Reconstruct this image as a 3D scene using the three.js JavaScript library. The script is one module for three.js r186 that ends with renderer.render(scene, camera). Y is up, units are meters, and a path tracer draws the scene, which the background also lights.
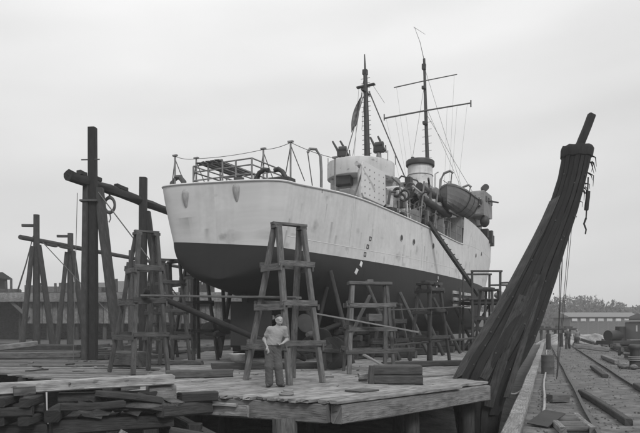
import * as THREE from 'three';
import { mergeGeometries, mergeVertices, toCreasedNormals } from 'three/addons/utils/BufferGeometryUtils.js';
import { MarchingCubes } from 'three/addons/objects/MarchingCubes.js';
import { ConvexGeometry } from 'three/addons/geometries/ConvexGeometry.js';
import { ImprovedNoise } from 'three/addons/math/ImprovedNoise.js';

// ------------------------------------------------------------------ camera, sky, sun, exposure
// x is to the right, y is up with y = 0 on the timber platform, the camera looks along -z ("d" below is -z)
const W = 1024, H = 693;
const scene = new THREE.Scene();
const camera = new THREE.PerspectiveCamera(53.70, 640 / 648, 0.3, 1500);
camera.position.set(0, 1.53, 0);
camera.setViewOffset(640, 648, 0, 0, 640, 433);            // a level camera with a raised lens
camera.updateProjectionMatrix();
scene.add(camera);

const renderer = new THREE.WebGLRenderer({ antialias: true });
renderer.setSize(W, H);
renderer.toneMapping = THREE.LinearToneMapping;
renderer.toneMappingExposure = 1.16;
renderer.shadowMap.enabled = true;

const noise = new ImprovedNoise();
const fbm = (x, y, z = 0, o = 4) => { let a = 0, w = 0.5; for (let i = 0; i < o; i++) { a += w * noise.noise(x, y, z); x *= 2.03; y *= 2.03; z += 7.1; w *= 0.5; } return a; };
{ // overcast sky: bright and even, faint long streaks of cloud, brighter overhead
  const w = 768, h = 384, data = new Float32Array(w * h * 4);
  for (let j = 0; j < h; j++) {
    const el = ((j + 0.5) / h - 0.5) * Math.PI, up = Math.max(0, Math.sin(el));
    for (let i = 0; i < w; i++) {
      const az = (i + 0.5) / w * Math.PI * 2, cx = Math.cos(el) * Math.cos(az), cz = Math.cos(el) * Math.sin(az), cy = Math.sin(el);
      const st = fbm(cx * 2.2 + 3, cy * 11 + cx * 1.3, cz * 2.2, 5), broad = fbm(cx * 1.3 + 11, cy * 3, cz * 1.3, 3);
      const v = (0.585 + 0.07 * Math.pow(up, 0.6) + 0.62 * up * up) * (1 + 0.20 * st + 0.20 * broad);
      const g = el < -0.02 ? 0.30 : v, k = (j * w + i) * 4;
      data[k] = g; data[k + 1] = g; data[k + 2] = g; data[k + 3] = 1;
    }
  }
  const t = new THREE.DataTexture(data, w, h, THREE.RGBAFormat, THREE.FloatType);
  t.mapping = THREE.EquirectangularReflectionMapping; t.magFilter = THREE.LinearFilter; t.minFilter = THREE.LinearFilter; t.wrapS = THREE.RepeatWrapping; t.needsUpdate = true;
  scene.background = t; scene.environment = t;
}
const sun = new THREE.DirectionalLight(0xffffff, 1.5);
sun.position.set(26, 52, 28); sun.target.position.set(2, 0, -28);
sun.castShadow = true; sun.shadow.radius = 26; sun.shadow.mapSize.set(2048, 2048);
Object.assign(sun.shadow.camera, { left: -60, right: 60, top: 60, bottom: -60, near: 1, far: 200 });
scene.add(sun, sun.target);
scene.fog = new THREE.FogExp2(0xdddddd, 0.0011);

// ------------------------------------------------------------------ helpers
let seed = 12345;
const rnd = () => { seed |= 0; seed = seed + 0x6D2B79F5 | 0; let t = Math.imul(seed ^ seed >>> 15, 1 | seed); t = t + Math.imul(t ^ t >>> 7, 61 | t) ^ t; return ((t ^ t >>> 14) >>> 0) / 4294967296; };
const rr = (a, b) => a + (b - a) * rnd();
const pick = (a) => a[Math.floor(rnd() * a.length) % a.length];
const V3 = (x, y, z) => new THREE.Vector3(x, y, z);
const P = (x, y, d) => new THREE.Vector3(x, y, -d);
const clamp = (x, a, b) => Math.min(b, Math.max(a, x));
const names = new Map();
const numbered = (n) => { const k = names.get(n) ?? 0; names.set(n, k + 1); return k ? `${n}_${String(k).padStart(3, '0')}` : n; };
function mesh(name, geo, mat, parent) {
  const m = new THREE.Mesh(geo, mat); m.castShadow = m.receiveShadow = true;
  m.name = parent ? name : numbered(name);
  (parent ?? scene).add(m); return m;
}
function tag(o, label, category, group) { o.userData.label = label; o.userData.category = category; if (group) o.userData.group = group; return o; }
function structure(o, label) { o.userData.kind = 'structure'; if (label) o.userData.label = label; return o; }
function thing(name, label, category, group) { const g = new THREE.Group(); g.name = numbered(name); scene.add(g); return tag(g, label, category, group); }
function settle(g) { // puts a group's origin at the base of what it holds
  const b = new THREE.Box3().setFromObject(g), c = b.getCenter(V3()); c.y = b.min.y;
  for (const k of g.children) k.position.sub(c);
  g.position.add(c); return g;
}
const rv = V3();
function frameOf(p0, p1, up) {
  const t = p1.clone().sub(p0), len = t.length(); t.normalize();
  let u = up ? up.clone() : Math.abs(t.y) > 0.9 ? V3(0, 0, 1) : V3(0, 1, 0);
  const s = new THREE.Vector3().crossVectors(t, u).normalize(); u = new THREE.Vector3().crossVectors(s, t).normalize();
  return { t, s, u, len };
}
function ringsToGeo(rings, uvs, closed = true) { // rings of equal length -> skinned surface with end caps
  const pos = [], uv = [], idx = [], n = rings[0].length, m = rings.length, col = n + 1;
  for (let i = 0; i < m; i++) for (let j = 0; j <= n; j++) { const p = rings[i][j % n]; pos.push(p.x, p.y, p.z); uv.push(uvs[i][0], uvs[i][1] + uvs[i][2] * j / n); }
  for (let i = 0; i < m - 1; i++) for (let j = 0; j < n; j++) { const a = i * col + j, b = a + 1, c = a + col, d = c + 1; idx.push(a, b, d, a, d, c); }
  if (closed) for (const [i, flip] of [[0, true], [m - 1, false]]) {
    const c0 = pos.length / 3;
    for (let j = 0; j < n; j++) { const p = rings[i][j]; pos.push(p.x, p.y, p.z); uv.push(uvs[i][0] + 0.03 * Math.cos(j), uvs[i][1] + 0.07 * Math.sin(j)); }
    for (let j = 1; j < n - 1; j++) flip ? idx.push(c0, c0 + j + 1, c0 + j) : idx.push(c0, c0 + j, c0 + j + 1);
  }
  const g = new THREE.BufferGeometry();
  g.setAttribute('position', new THREE.Float32BufferAttribute(pos, 3)); g.setAttribute('uv', new THREE.Float32BufferAttribute(uv, 2)); g.setIndex(idx);
  return g;
}
// a sawn timber with worn, chamfered edges; w across, h upwards
function beam(p0, p1, w, h, { up, seg = 3, warp = 0.012, cham = 0.14, rag = 0.008 } = {}) {
  const { t, s, u, len } = frameOf(p0, p1, up), c = Math.min(w, h) * cham, rings = [], uvs = [];
  const u0 = rr(0, 9), v0 = rr(0, 9), ph = rr(0, 6), sag = rr(-1, 1) * warp;
  const prof = [[-w / 2 + c, -h / 2], [w / 2 - c, -h / 2], [w / 2, -h / 2 + c], [w / 2, h / 2 - c], [w / 2 - c, h / 2], [-w / 2 + c, h / 2], [-w / 2, h / 2 - c], [-w / 2, -h / 2 + c]];
  for (let i = 0; i <= seg; i++) {
    const f = i / seg, k = p0.clone().addScaledVector(t, f * len).addScaledVector(u, sag * Math.sin(f * Math.PI)).addScaledVector(s, warp * Math.sin(ph + f * 4));
    const e = i === 0 || i === seg;
    rings.push(prof.map(([a, b]) => k.clone().addScaledVector(s, a * rr(0.96, 1.03)).addScaledVector(u, b * rr(0.96, 1.03)).addScaledVector(t, e ? rr(-1, 1) * rag : 0)));
    uvs.push([(u0 + f * len) / 2, v0, 2 * (w + h) / 0.8]);
  }
  return toCreasedNormals(ringsToGeo(rings, uvs), 0.6);
}
// a round pole, log, pipe or wire through points
function pole(pts, r0, r1 = r0, { sides = 8, rough = 0, caps = true } = {}) {
  const rings = [], uvs = [], u0 = rr(0, 9), v0 = rr(0, 9); let along = 0;
  for (let i = 0; i < pts.length; i++) {
    const a = pts[Math.max(0, i - 1)], b = pts[Math.min(pts.length - 1, i + 1)], { s, u } = frameOf(a, b);
    if (i) along += pts[i].distanceTo(pts[i - 1]);
    const r = r0 + (r1 - r0) * i / (pts.length - 1), ring = [];
    for (let j = 0; j < sides; j++) { const q = j / sides * Math.PI * 2, k = r * (1 + rough * rr(-1, 1)); ring.push(pts[i].clone().addScaledVector(s, Math.cos(q) * k).addScaledVector(u, Math.sin(q) * k)); }
    rings.push(ring); uvs.push([(u0 + along) / 2, v0, Math.PI * 2 * r / 0.8]);
  }
  const g = ringsToGeo(rings, uvs, caps);
  return toCreasedNormals(g, 0.9);
}
const split = (a, b, n) => Array.from({ length: n + 1 }, (_, i) => a.clone().lerp(b, i / n));
const sagged = (a, b, drop, n = 8) => split(a, b, n).map((p, i) => { const f = i / n; p.y -= drop * 4 * f * (1 - f); return p; });
const wire = (a, b, r = 0.012, drop = 0) => pole(drop ? sagged(a, b, drop) : [a, b], r, r, { sides: 5 });
// a box with softened edges, placed by its centre
function block(cx, cy, cz, sx, sy, sz, turn = 0, cham = 0.06) {
  const d = V3(Math.cos(turn), 0, -Math.sin(turn)).multiplyScalar(sx / 2), c = V3(cx, cy, cz);
  return beam(c.clone().sub(d), c.clone().add(d), sz, sy, { seg: 1, warp: 0, cham });
}
function table(tab) { // smooth curve through [x, y] pairs
  return (x) => {
    const n = tab.length; if (x <= tab[0][0]) return tab[0][1]; if (x >= tab[n - 1][0]) return tab[n - 1][1];
    let i = 0; while (x > tab[i + 1][0]) i++;
    const [x0, y0] = tab[i], [x1, y1] = tab[i + 1], sl = (a, b) => (tab[b][1] - tab[a][1]) / (tab[b][0] - tab[a][0]);
    const m0 = i ? sl(i - 1, i + 1) : sl(0, 1), m1 = i + 2 < n ? sl(i, i + 2) : sl(n - 2, n - 1), h = x1 - x0, t = (x - x0) / h;
    return (1 + 2 * t) * (1 - t) ** 2 * y0 + t * (1 - t) ** 2 * h * m0 + t * t * (3 - 2 * t) * y1 + t * t * (t - 1) * h * m1;
  };
}
// ------------------------------------------------------------------ textures and materials (all greys: the photograph is black and white)
function tex(w, h, f, color = true) {
  const d = new Uint8Array(w * h * 4);
  for (let j = 0; j < h; j++) for (let i = 0; i < w; i++) { const v = clamp(f(i / w, j / h), 0, 1) * 255, k = (j * w + i) * 4; d[k] = d[k + 1] = d[k + 2] = v; d[k + 3] = 255; }
  const t = new THREE.DataTexture(d, w, h); t.wrapS = t.wrapT = THREE.RepeatWrapping; t.magFilter = THREE.LinearFilter; t.minFilter = THREE.LinearMipmapLinearFilter; t.generateMipmaps = true;
  if (color) t.colorSpace = THREE.SRGBColorSpace; t.needsUpdate = true; return t;
}
const TAU = Math.PI * 2;
const tile = (f) => (u, v) => { // blend near the far edges so that a pattern repeats without a seam
  const x = clamp((u - 0.8) / 0.2, 0, 1), y = clamp((v - 0.8) / 0.2, 0, 1), row = (k) => x ? (1 - x) * f(u, k) + x * f(u - 1, k) : f(u, k);
  return y ? (1 - y) * row(v) + y * row(v - 1) : row(v);
};
const grain = tile((u, v) => {
  const wv = fbm(u * 2.5, v * 9, 1, 3) * 0.05, str = fbm(u * 6, (v + wv) * 70, 3, 4), crack = Math.abs(fbm(u * 1.6, (v + wv) * 34, 8, 2));
  return 0.80 + 0.42 * str + 0.34 * fbm(u * 5, v * 7, 5, 4) - (crack < 0.012 ? 0.3 : 0);
});
const woodMap = tex(512, 512, grain);
const woodBump = tex(512, 512, tile((u, v) => { const wv = fbm(u * 2.5, v * 9, 1, 3) * 0.05, c = Math.abs(fbm(u * 1.6, (v + wv) * 34, 8, 2)); return 0.6 + 0.5 * fbm(u * 6, (v + wv) * 70, 3, 4) - (c < 0.012 ? 0.4 : 0); }), false);
const deckMap = tex(512, 512, tile((u, v) => 0.83 + 0.16 * fbm(u * 6, v * 60, 3, 4) + 0.5 * fbm(u * 4, v * 5, 15, 5) - (fbm(u * 9, v * 9, 31, 3) > 0.26 ? 0.16 : 0)));
const steelMap = tex(512, 512, tile((u, v) => 0.9 + 0.22 * fbm(u * 5, v * 5, 2, 5) - (fbm(u * 26, v * 21, 41, 3) > 0.3 ? 0.16 : 0) - 0.2 * Math.max(0, fbm(u * 34, v * 3, 21, 3))));
const dirtMap = tex(640, 640, tile((u, v) => 0.72 + 0.5 * fbm(u * 9, v * 9, 4, 6) + 0.22 * fbm(u * 70, v * 70, 9, 3) - (fbm(u * 90, v * 90, 17, 2) > 0.3 ? 0.3 : 0)));
const dirtBump = tex(512, 512, tile((u, v) => 0.5 + 0.6 * fbm(u * 9, v * 9, 4, 6) + 0.4 * fbm(u * 40, v * 40, 9, 3)), false);
// ship's side paint: brush-dull grey with rubbed patches and rust runs that hang from spots
const runs = Array.from({ length: 70 }, () => [rnd(), rnd(), rr(0.002, 0.007), rr(0.03, 0.16), rr(0.05, 0.2)]);
const scuffs = Array.from({ length: 46 }, () => [rnd(), rnd(), rr(0.008, 0.035), rr(0.006, 0.03), rr(0.04, 0.14)]);
const paintMap = tex(768, 768, (u, v) => {
  let k = 0.96 + tile((a, b) => 0.10 * fbm(a * 6, b * 7, 2, 5) + 0.07 * fbm(a * 46, b * 4, 12, 4) + 0.05 * fbm(a * 60, b * 60, 5, 2))(u, v);
  for (const [x, y, w, l, s] of runs) { let dx = Math.abs(u - x); dx = Math.min(dx, 1 - dx); let dy = y - v; if (dy < 0) dy += 1; if (dy < l && dx < w * 3) k -= s * Math.exp(-((dx / w) ** 2)) * (1 - dy / l) * (0.7 + 0.6 * Math.sin(u * 900 + v * 60) ** 2); }
  for (const [x, y, a, b, s] of scuffs) { const dx = (u - x) / a, dy = (v - y) / b, e = dx * dx + dy * dy; if (e > 1.4) continue; const q = e + 0.9 * fbm(u * 60, v * 60, 2, 3); if (q < 1) k -= s * (1 - Math.max(0, q)); }
  return k;
});
const G = (v) => new THREE.Color().setRGB(v, v, v);
const mat = (v, o = {}) => new THREE.MeshStandardMaterial({ color: G(v), roughness: 0.92, metalness: 0, ...o });
const wood = (v, o = {}) => mat(v, { map: woodMap, bumpMap: woodBump, bumpScale: 0.008, ...o });
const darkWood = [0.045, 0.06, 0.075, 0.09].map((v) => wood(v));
const midWood = [0.12, 0.15, 0.18].map((v) => wood(v));
const paleWood = [0.26, 0.32, 0.38].map((v) => wood(v));
const deckWood = [0.28, 0.30, 0.32, 0.345].map((v) => mat(v, { map: deckMap, bumpMap: woodBump, bumpScale: 0.01 }));
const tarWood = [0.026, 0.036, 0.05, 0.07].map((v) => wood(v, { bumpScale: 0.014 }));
const hullGrey = mat(0.6, { map: paintMap, roughness: 0.7 });
const hullDark = mat(0.02, { map: paintMap, roughness: 0.8 });
const paintGrey = mat(0.5, { map: steelMap, roughness: 0.75 });
const palePaint = mat(0.68, { map: steelMap, roughness: 0.7 });
const midPaint = mat(0.24, { map: steelMap, roughness: 0.75 });
const darkSteel = mat(0.05, { map: steelMap, roughness: 0.6, metalness: 0.3 });
const rustSteel = mat(0.09, { map: steelMap, roughness: 0.85 });
const wireMat = mat(0.09, { roughness: 0.7 });
const ropeMat = mat(0.2);
const canvasMat = mat(0.55, { map: dirtMap });
// ------------------------------------------------------------------ ground
const quayEdge = (d) => 3.585 + 0.359 * (d - 12.44);          // left edge of the quay
const smooth = (a, b, x) => { const t = clamp((x - a) / (b - a), 0, 1); return t * t * (3 - 2 * t); };
function groundY(x, d) {
  const left = 1 - smooth(-7, -2, x - quayEdge(d));
  let y = -1.95 + (1.75 * left + 0.75 * (1 - left)) * smooth(21.5, 27.5, d + 0.12 * Math.min(0, x + 6));
  if (d > 120) y = Math.min(y + 0.0, -0.2) ;
  return y + 0.10 * fbm(x * 0.4, d * 0.4, 2, 4) + 0.05 * fbm(x * 2.1, d * 2.1, 6, 2);
}
{
  const xs = [], ds = [], pos = [], uv = [], idx = [];
  for (let x = -700; x < -60; x += 40) xs.push(x); for (let x = -60; x < 60; x += 0.6) xs.push(x); for (let x = 60; x <= 700; x += 40) xs.push(x);
  for (let d = -40; d < 4; d += 4) ds.push(d); for (let d = 4; d < 70; d += 0.6) ds.push(d); for (let d = 70; d <= 1000; d += 30) ds.push(d);
  for (const d of ds) for (const x of xs) { pos.push(x, groundY(x, d), -d); uv.push(x / 5, d / 5); }
  const n = xs.length; for (let j = 0; j < ds.length - 1; j++) for (let i = 0; i < n - 1; i++) { const a = j * n + i; idx.push(a, a + 1, a + n + 1, a, a + n + 1, a + n); }
  const g = new THREE.BufferGeometry(); g.setAttribute('position', new THREE.Float32BufferAttribute(pos, 3)); g.setAttribute('uv', new THREE.Float32BufferAttribute(uv, 2)); g.setIndex(idx); g.computeVertexNormals();
  structure(mesh('ground', g, mat(0.085, { map: dirtMap, bumpMap: dirtBump, bumpScale: 0.05 })));
}
// ------------------------------------------------------------------ quay on the right with its crane track
const QY = -0.57;
{
  const pos = [], uv = [], idx = [], rows = [], cols = [0.34, 0.9, 1.6, 2.4, 3.3, 4.4, 5.6, 7, 9, 12, 16, 24, 40, 90];
  for (let d = 8; d < 60; d += 0.7) rows.push(d); for (let d = 60; d <= 240; d += 12) rows.push(d);
  for (const d of rows) for (const c of cols) { const x = quayEdge(d) + c; pos.push(x, QY - 0.02 + 0.035 * fbm(x * 0.9, d * 0.9, 3, 3), -d); uv.push(x / 4, d / 4); }
  const n = cols.length; for (let j = 0; j < rows.length - 1; j++) for (let i = 0; i < n - 1; i++) { const a = j * n + i; idx.push(a, a + 1, a + n + 1, a, a + n + 1, a + n); }
  const g = new THREE.BufferGeometry(); g.setAttribute('position', new THREE.Float32BufferAttribute(pos, 3)); g.setAttribute('uv', new THREE.Float32BufferAttribute(uv, 2)); g.setIndex(idx); g.computeVertexNormals();
  const quay = new THREE.Group(); quay.name = 'quay'; structure(quay); scene.add(quay);
  mesh('surface', g, mat(0.19, { map: dirtMap, bumpMap: dirtBump, bumpScale: 0.016 }), quay);
  // pale kerb timbers along the edge, then the sheet piling of upright boards below
  let d = 8; while (d < 75) { const l = rr(4.5, 6.5); mesh('kerb_timber', beam(P(quayEdge(d) + 0.17, QY + 0.02, d), P(quayEdge(d + l - 0.03) + 0.17, QY + 0.02, d + l - 0.03), 0.33, 0.26, { cham: 0.1, warp: 0.012 }), pick(paleWood), quay); d += l; }
  for (let q = 9; q < 40; q += 0.32) { const h = rr(-0.16, -0.13); mesh('facing_board', beam(P(quayEdge(q) + 0.1, -2.3, q), P(quayEdge(q) + 0.1, QY + h, q), 0.3, 0.08, { up: V3(-0.94, 0, -0.34), seg: 1 }), pick(tarWood), quay); }
  mesh('back_fill', beam(P(quayEdge(8) + 0.55, -1.5, 8), P(quayEdge(240) + 0.55, -1.5, 240), 0.5, 1.6, { seg: 1, warp: 0 }), darkWood[0], quay);
}
{ // loose stones and cinders over the quay
  const im = new THREE.InstancedMesh(new THREE.IcosahedronGeometry(0.04, 0), mat(0.17, { map: dirtMap }), 2600), o = new THREE.Object3D();
  for (let k = 0; k < 2600; k++) { const d = 11 + 45 * rnd() ** 1.6, x = quayEdge(d) + 0.5 + rr(0, 1) ** 1.2 * 11; o.position.set(x, QY - 0.012, -d); o.scale.set(rr(0.3, 1.1), rr(0.2, 0.7), rr(0.3, 1.1)); o.rotation.set(rr(0, 6), rr(0, 6), rr(0, 6)); o.updateMatrix(); im.setMatrixAt(k, o.matrix); im.setColorAt(k, G(rr(0.7, 1.8))); }
  im.name = 'gravel'; im.userData.kind = 'stuff'; im.userData.label = 'loose stones and cinders strewn over the quay'; im.castShadow = im.receiveShadow = true; scene.add(im);
}
const railL = (d) => 5.32 + 0.3435 * (d - 12.33), railR = (d) => 7.36 + 0.341 * (d - 12.33);
function railGeo(f, d0, d1, y) {
  const prof = [[-0.06, 0], [0.06, 0], [0.06, 0.018], [0.012, 0.03], [0.012, 0.09], [0.034, 0.1], [0.034, 0.128], [-0.034, 0.128], [-0.034, 0.1], [-0.012, 0.09], [-0.012, 0.03], [-0.06, 0.018]].reverse();
  const rings = [], uvs = [];
  for (let i = 0; i <= 60; i++) { const d = d0 + (d1 - d0) * (i / 60) ** 1.6; rings.push(prof.map(([a, b]) => P(f(d) + a * 1.4 + 0.012 * Math.sin(d * 0.7), y + b, d + a * 0.33))); uvs.push([d, 0, 1]); }
  return toCreasedNormals(ringsToGeo(rings, uvs), 0.5);
}
{
  const r1 = thing('crane_rail', 'rusty steel rail running close along the quay edge past the drum', 'rail');
  mesh('rail', railGeo(railL, 9, 130, QY - 0.035), rustSteel, r1); settle(r1);
  const r2 = thing('crane_rail', 'rusty steel rail on the landward side beside the piled timbers', 'rail');
  mesh('rail', railGeo(railR, 9, 130, QY - 0.035), rustSteel, r2); settle(r2);
  const r3 = thing('crane_rail', 'outer rail half buried in dirt behind the bollard', 'rail');
  mesh('rail', railGeo((d) => railR(d) + 1.9 + 0.02 * d, 24, 90, QY - 0.05), rustSteel, r3); settle(r3);
  for (let d = 14.6; d < 44; d += 1.15) {   // ties of the track, nearly buried
    const a = d, o = rr(-0.1, 0.1);
    const t = mesh('railway_tie', beam(P(railL(a) - 0.42, QY - 0.125 + 0.012 * rnd(), a - 0.14 + o), P(railR(a) + 0.42, QY - 0.125 + 0.012 * rnd(), a + 0.8 + o), 0.22, 0.16, { rag: 0.02 }), pick(darkWood));
    tag(t, 'buried wooden tie lying between the two crane rails', 'railway tie', 'ties under the crane rails');
  }
}
// ------------------------------------------------------------------ the timber platform
const deckPoly = [[-4.35, 14.8], [0.34, 12.8], [4.5, 16.9], [3.95, 17.9], [3.95, 19.1], [7.3, 25.6], [10.75, 35.4], [10.75, 36], [-6.4, 36], [-5.1, 18.6], [-4.7, 17]];
const platform = new THREE.Group(); platform.name = 'platform'; structure(platform, 'weathered timber platform under the stern of the ship'); scene.add(platform);
{
  const u = [0.717, 0.697], n = [0.697, -0.717], proj = deckPoly.map(([x, d]) => x * n[0] + d * n[1]), w = 0.255;
  for (let q = Math.min(...proj) + 0.01; q < Math.max(...proj); q += w) {
    const hits = [];
    deckPoly.forEach(([x0, d0], i) => { const [x1, d1] = deckPoly[(i + 1) % deckPoly.length], a = x0 * n[0] + d0 * n[1] - q - w / 2, b = x1 * n[0] + d1 * n[1] - q - w / 2; if (a * b < 0) { const t = a / (a - b); hits.push((x0 + (x1 - x0) * t) * u[0] + (d0 + (d1 - d0) * t) * u[1]); } });
    hits.sort((a, b) => a - b);
    for (let k = 0; k + 1 < hits.length; k += 2) {
      let a = hits[k] - rr(0.02, 0.16); const e = hits[k + 1] + rr(0, 0.05);
      while (a < e - 0.2) {
        const b = Math.min(e, a + rr(4.5, 7.5)), c = q + w / 2, at = (t) => P(u[0] * t + n[0] * c, -0.03 + rr(-0.009, 0.007), u[1] * t + n[1] * c);
        mesh('plank', beam(at(a), at(Math.max(a + 0.2, b - 0.015)), w - rr(0.012, 0.03), 0.07, { seg: 3, warp: 0.008, rag: 0.03, cham: 0.16 }), pick(deckWood), platform); a = b;
      }
    }
  }
  const C = [0.30, 12.93], L = [-4.4, 14.93], R = [4.4, 16.98];
  mesh('edge_beam', beam(P(C[0] + 0.03, -0.285, C[1] - 0.03), P(R[0], -0.285, R[1]), 0.3, 0.4, { seg: 10, warp: 0.02, rag: 0.02, cham: 0.08 }), wood(0.26), platform);
  mesh('edge_beam', beam(P(L[0], -0.285, L[1]), P(C[0] - 0.12, -0.285, C[1] + 0.05), 0.3, 0.4, { seg: 10, warp: 0.02, rag: 0.02, cham: 0.08 }), wood(0.2), platform);
  mesh('edge_beam', beam(P(-2.62, -0.30, 13.86), P(-1.5, -0.29, 13.37), 0.06, 0.24, { seg: 4, rag: 0.04, warp: 0.01 }), paleWood[1], platform).userData.label = 'pale scrap board spiked to the edge beam';
  mesh('edge_beam', beam(P(-2.5, -0.185, 13.70), P(-1.75, -0.17, 13.37), 0.08, 0.07, { seg: 4, rag: 0.04 }), paleWood[2], platform);
  mesh('end_beam', beam(P(4.36, -0.3, 17.0), P(3.85, -0.3, 18.0), 0.3, 0.44), darkWood[1], platform);
  // joists and piles below
  for (let k = 0; k < 3; k++) { const t = 1.2 + k * 2.0; mesh('joist', beam(P(L[0] + 0.25 + u[0] * t, -0.3, L[1] + u[1] * t + 0.05), P(C[0] + u[0] * t - 0.3, -0.3, C[1] + u[1] * t + 0.1), 0.28, 0.42), pick(darkWood), platform); }
  for (const [x, d] of [[3.95, 17.1], [2.2, 15.3], [-2.4, 16.2], [-0.2, 18.4], [2.5, 20.5], [5.4, 22.6], [-3.6, 18.6]]) mesh('pile', pole(split(P(x, -2.2, d), P(x, -0.52, d), 3), 0.19, 0.17, { rough: 0.05 }), pick(darkWood), platform);
  mesh('pile', beam(P(-0.72, -2.2, 13.22), P(-0.72, -0.42, 13.22), 0.46, 0.42, { up: V3(-0.4, 0, -0.9), seg: 4, warp: 0.015, rag: 0.03, cham: 0.2 }), midWood[1], platform);
  mesh('brace', beam(P(-3.35, -0.44, 13.9), P(-1.2, -1.25, 12.85), 0.2, 0.24), darkWood[3], platform);
}
// landing of boards on the left
const landing = new THREE.Group(); landing.name = 'landing'; structure(landing, 'low boarded landing beside the tall post frame'); scene.add(landing);
{
  for (let i = 0; i < 40; i++) {
    const d = 17.2 + i * 0.255, x0 = -5.0 - Math.max(0, (d - 17) * 0.05), x1 = d < 20.5 ? -6.7 - (d - 17) * 1.2 : -15 - rr(0, 1);
    const y = -0.05 + rr(-0.02, 0.012);
    if (x0 - x1 < 0.4) continue;
    mesh('plank', beam(P(x1 - rr(0, 0.2), y, d + 0.6), P(x0 - rr(0, 0.2), y, d - 0.02), rr(0.22, 0.245), 0.06, { seg: 3, rag: 0.03 }), pick([...midWood, deckWood[0]]), landing);
  }
  for (const [x, d, e] of [[-5.6, 16.9, 27], [-9, 19.3, 27.6], [-13, 22, 28]]) mesh('joist', beam(P(x, -0.2, d), P(x, -0.2, e), 0.26, 0.24), darkWood[1], landing);
  for (const [x, d] of [[-5.6, 17.3], [-9, 19.8], [-13, 22.6], [-5.6, 21], [-9, 24]]) mesh('pile', pole(split(P(x, -2.1, d), P(x, -0.33, d), 2), 0.18, 0.16, { rough: 0.06 }), pick(darkWood), landing);
}
// ------------------------------------------------------------------ the ship
const TH = 27.3 * Math.PI / 180, SX = -3.51, SD = 23.29;
const ship = thing('docked_ship', 'light grey warship with dark bottom standing on blocks, stern towards the platform', 'ship');
ship.position.set(SX, 0, -SD); ship.rotation.y = -TH;
const S = (l, y, s) => V3(l, y, -s);                       // in the ship: across to starboard, up, forward
const onShip = (l, y, s) => V3(SX + l * Math.cos(TH) + s * Math.sin(TH), y, -SD + l * Math.sin(TH) - s * Math.cos(TH));
const halfBeam = table([[-0.6, 2.75], [0.8, 2.85], [5, 3.35], [10, 3.68], [15, 3.8], [21, 3.76], [25, 3.55], [29, 3.08], [33, 2.35], [37, 1.35], [40, 0.45], [41.2, 0.04]]);
const keelY = table([[-0.6, 3.15], [0, 2.95], [3, 2.4], [8, 1.35], [12, 1.0], [34, 0.98], [37, 1.5], [39.5, 2.8], [41.2, 4.0]]);
const flareOf = table([[-0.6, 0.44], [3, 0.36], [10, 0.12], [22, 0.1], [30, 0.35], [37, 0.6], [40, 0.32], [41.2, 0.02]]);
const fulness = table([[-0.6, 2.1], [4, 2.2], [12, 3.0], [22, 2.9], [30, 2.0], [41, 1.2]]);
const sidePaint = mat(0.58, { roughness: 0.75 }), seamPaint = mat(0.3, { roughness: 0.8 });
const STERN = 0.55, DEPTH = 1.15;
const sternQ = (s) => clamp((STERN - s) / DEPTH, 0, 1);
const sternK = (s) => Math.pow(Math.max(0, 1 - sternQ(s) ** 5), 1 / 3.4);
const portness = (s, side) => 0.5 - 0.5 * side * sternK(s) ** 1;
const swell = table([[0.2, 0], [3, 0.17], [5, 0.2], [8, 0.12], [13, 0], [18, -0.12], [22, 0]]);
const sheerY = (s, side) => 6.45 + 0.30 * portness(s, side) * (1 - smooth(1, 8, s)) + 0.15 * smooth(24, 41, s) + swell(s);
const lineY = (s, side) => 4.2 + 0.42 * portness(s, side) * (1 - smooth(1, 9, s));
function hullW(s, y, side) {
  const b = halfBeam(s), wl = lineY(s, side), h = sheerY(s, side), fl = flareOf(s), k = keelY(s);
  let w;
  if (y >= wl) { const t = (y - wl) / (h - wl); w = t <= 1 ? b - fl * Math.pow(1 - t, 1.25) : b + 0.05 * (y - h); }
  else { const t = clamp((y - k) / (wl - k), 0, 1), n = fulness(s); w = (b - fl) * Math.pow(1 - Math.pow(1 - t, n), 1 / n); }
  return Math.max(0, w) * sternK(s);
}
// raked stern: the lower the point, the further forward it sits
const rake = (s, y) => s + 0.30 * sternQ(s) * clamp((6.5 - y) / 3, 0, 1.2);
const hullP = (s, y, side, off = 0) => { const e = 0.05, w = hullW(s, y, side), nx = (hullW(s + e, y, side) - hullW(s - e, y, side)) / (2 * e), k = 1 / Math.hypot(1, nx); return S(side * (w + off * k), y, rake(s, y) - off * nx * k); };
const stations = [];
for (const q of [1, 0.995, 0.98, 0.955, 0.92, 0.88, 0.83, 0.77, 0.7, 0.6, 0.48, 0.35, 0.2, 0.08]) stations.push(STERN - q * DEPTH);
for (let s = 0.6; s < 41; s += 0.4) stations.push(s); stations.push(41, 41.2);
function skin(rows, yOf, s0 = -9) { // both sides as one surface, stern round to bow
  const pos = [], uv = [], idx = []; let base = 0;
  const st = stations.filter((s) => s >= s0);
  for (const side of [1, -1]) {
    for (const s of st) for (let j = 0; j <= rows; j++) { const y = yOf(s, side, j / rows), p = S(side * hullW(s, y, side), y, rake(s, y)); pos.push(p.x, p.y, p.z); uv.push((side * (s + hullW(s, y, side) * (1 - sternK(s)) + 30)) / 9, y / 9); }
    const n = rows + 1; for (let i = 0; i < st.length - 1; i++) for (let j = 0; j < rows; j++) { const a = base + i * n + j; side > 0 ? idx.push(a, a + n, a + n + 1, a, a + n + 1, a + 1) : idx.push(a, a + n + 1, a + n, a, a + 1, a + n + 1); }
    base += st.length * n;
  }
  const g = new THREE.BufferGeometry(); g.setAttribute('position', new THREE.Float32BufferAttribute(pos, 3)); g.setAttribute('uv', new THREE.Float32BufferAttribute(uv, 2)); g.setIndex(idx);
  g.computeVertexNormals(); return g;
}
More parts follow.
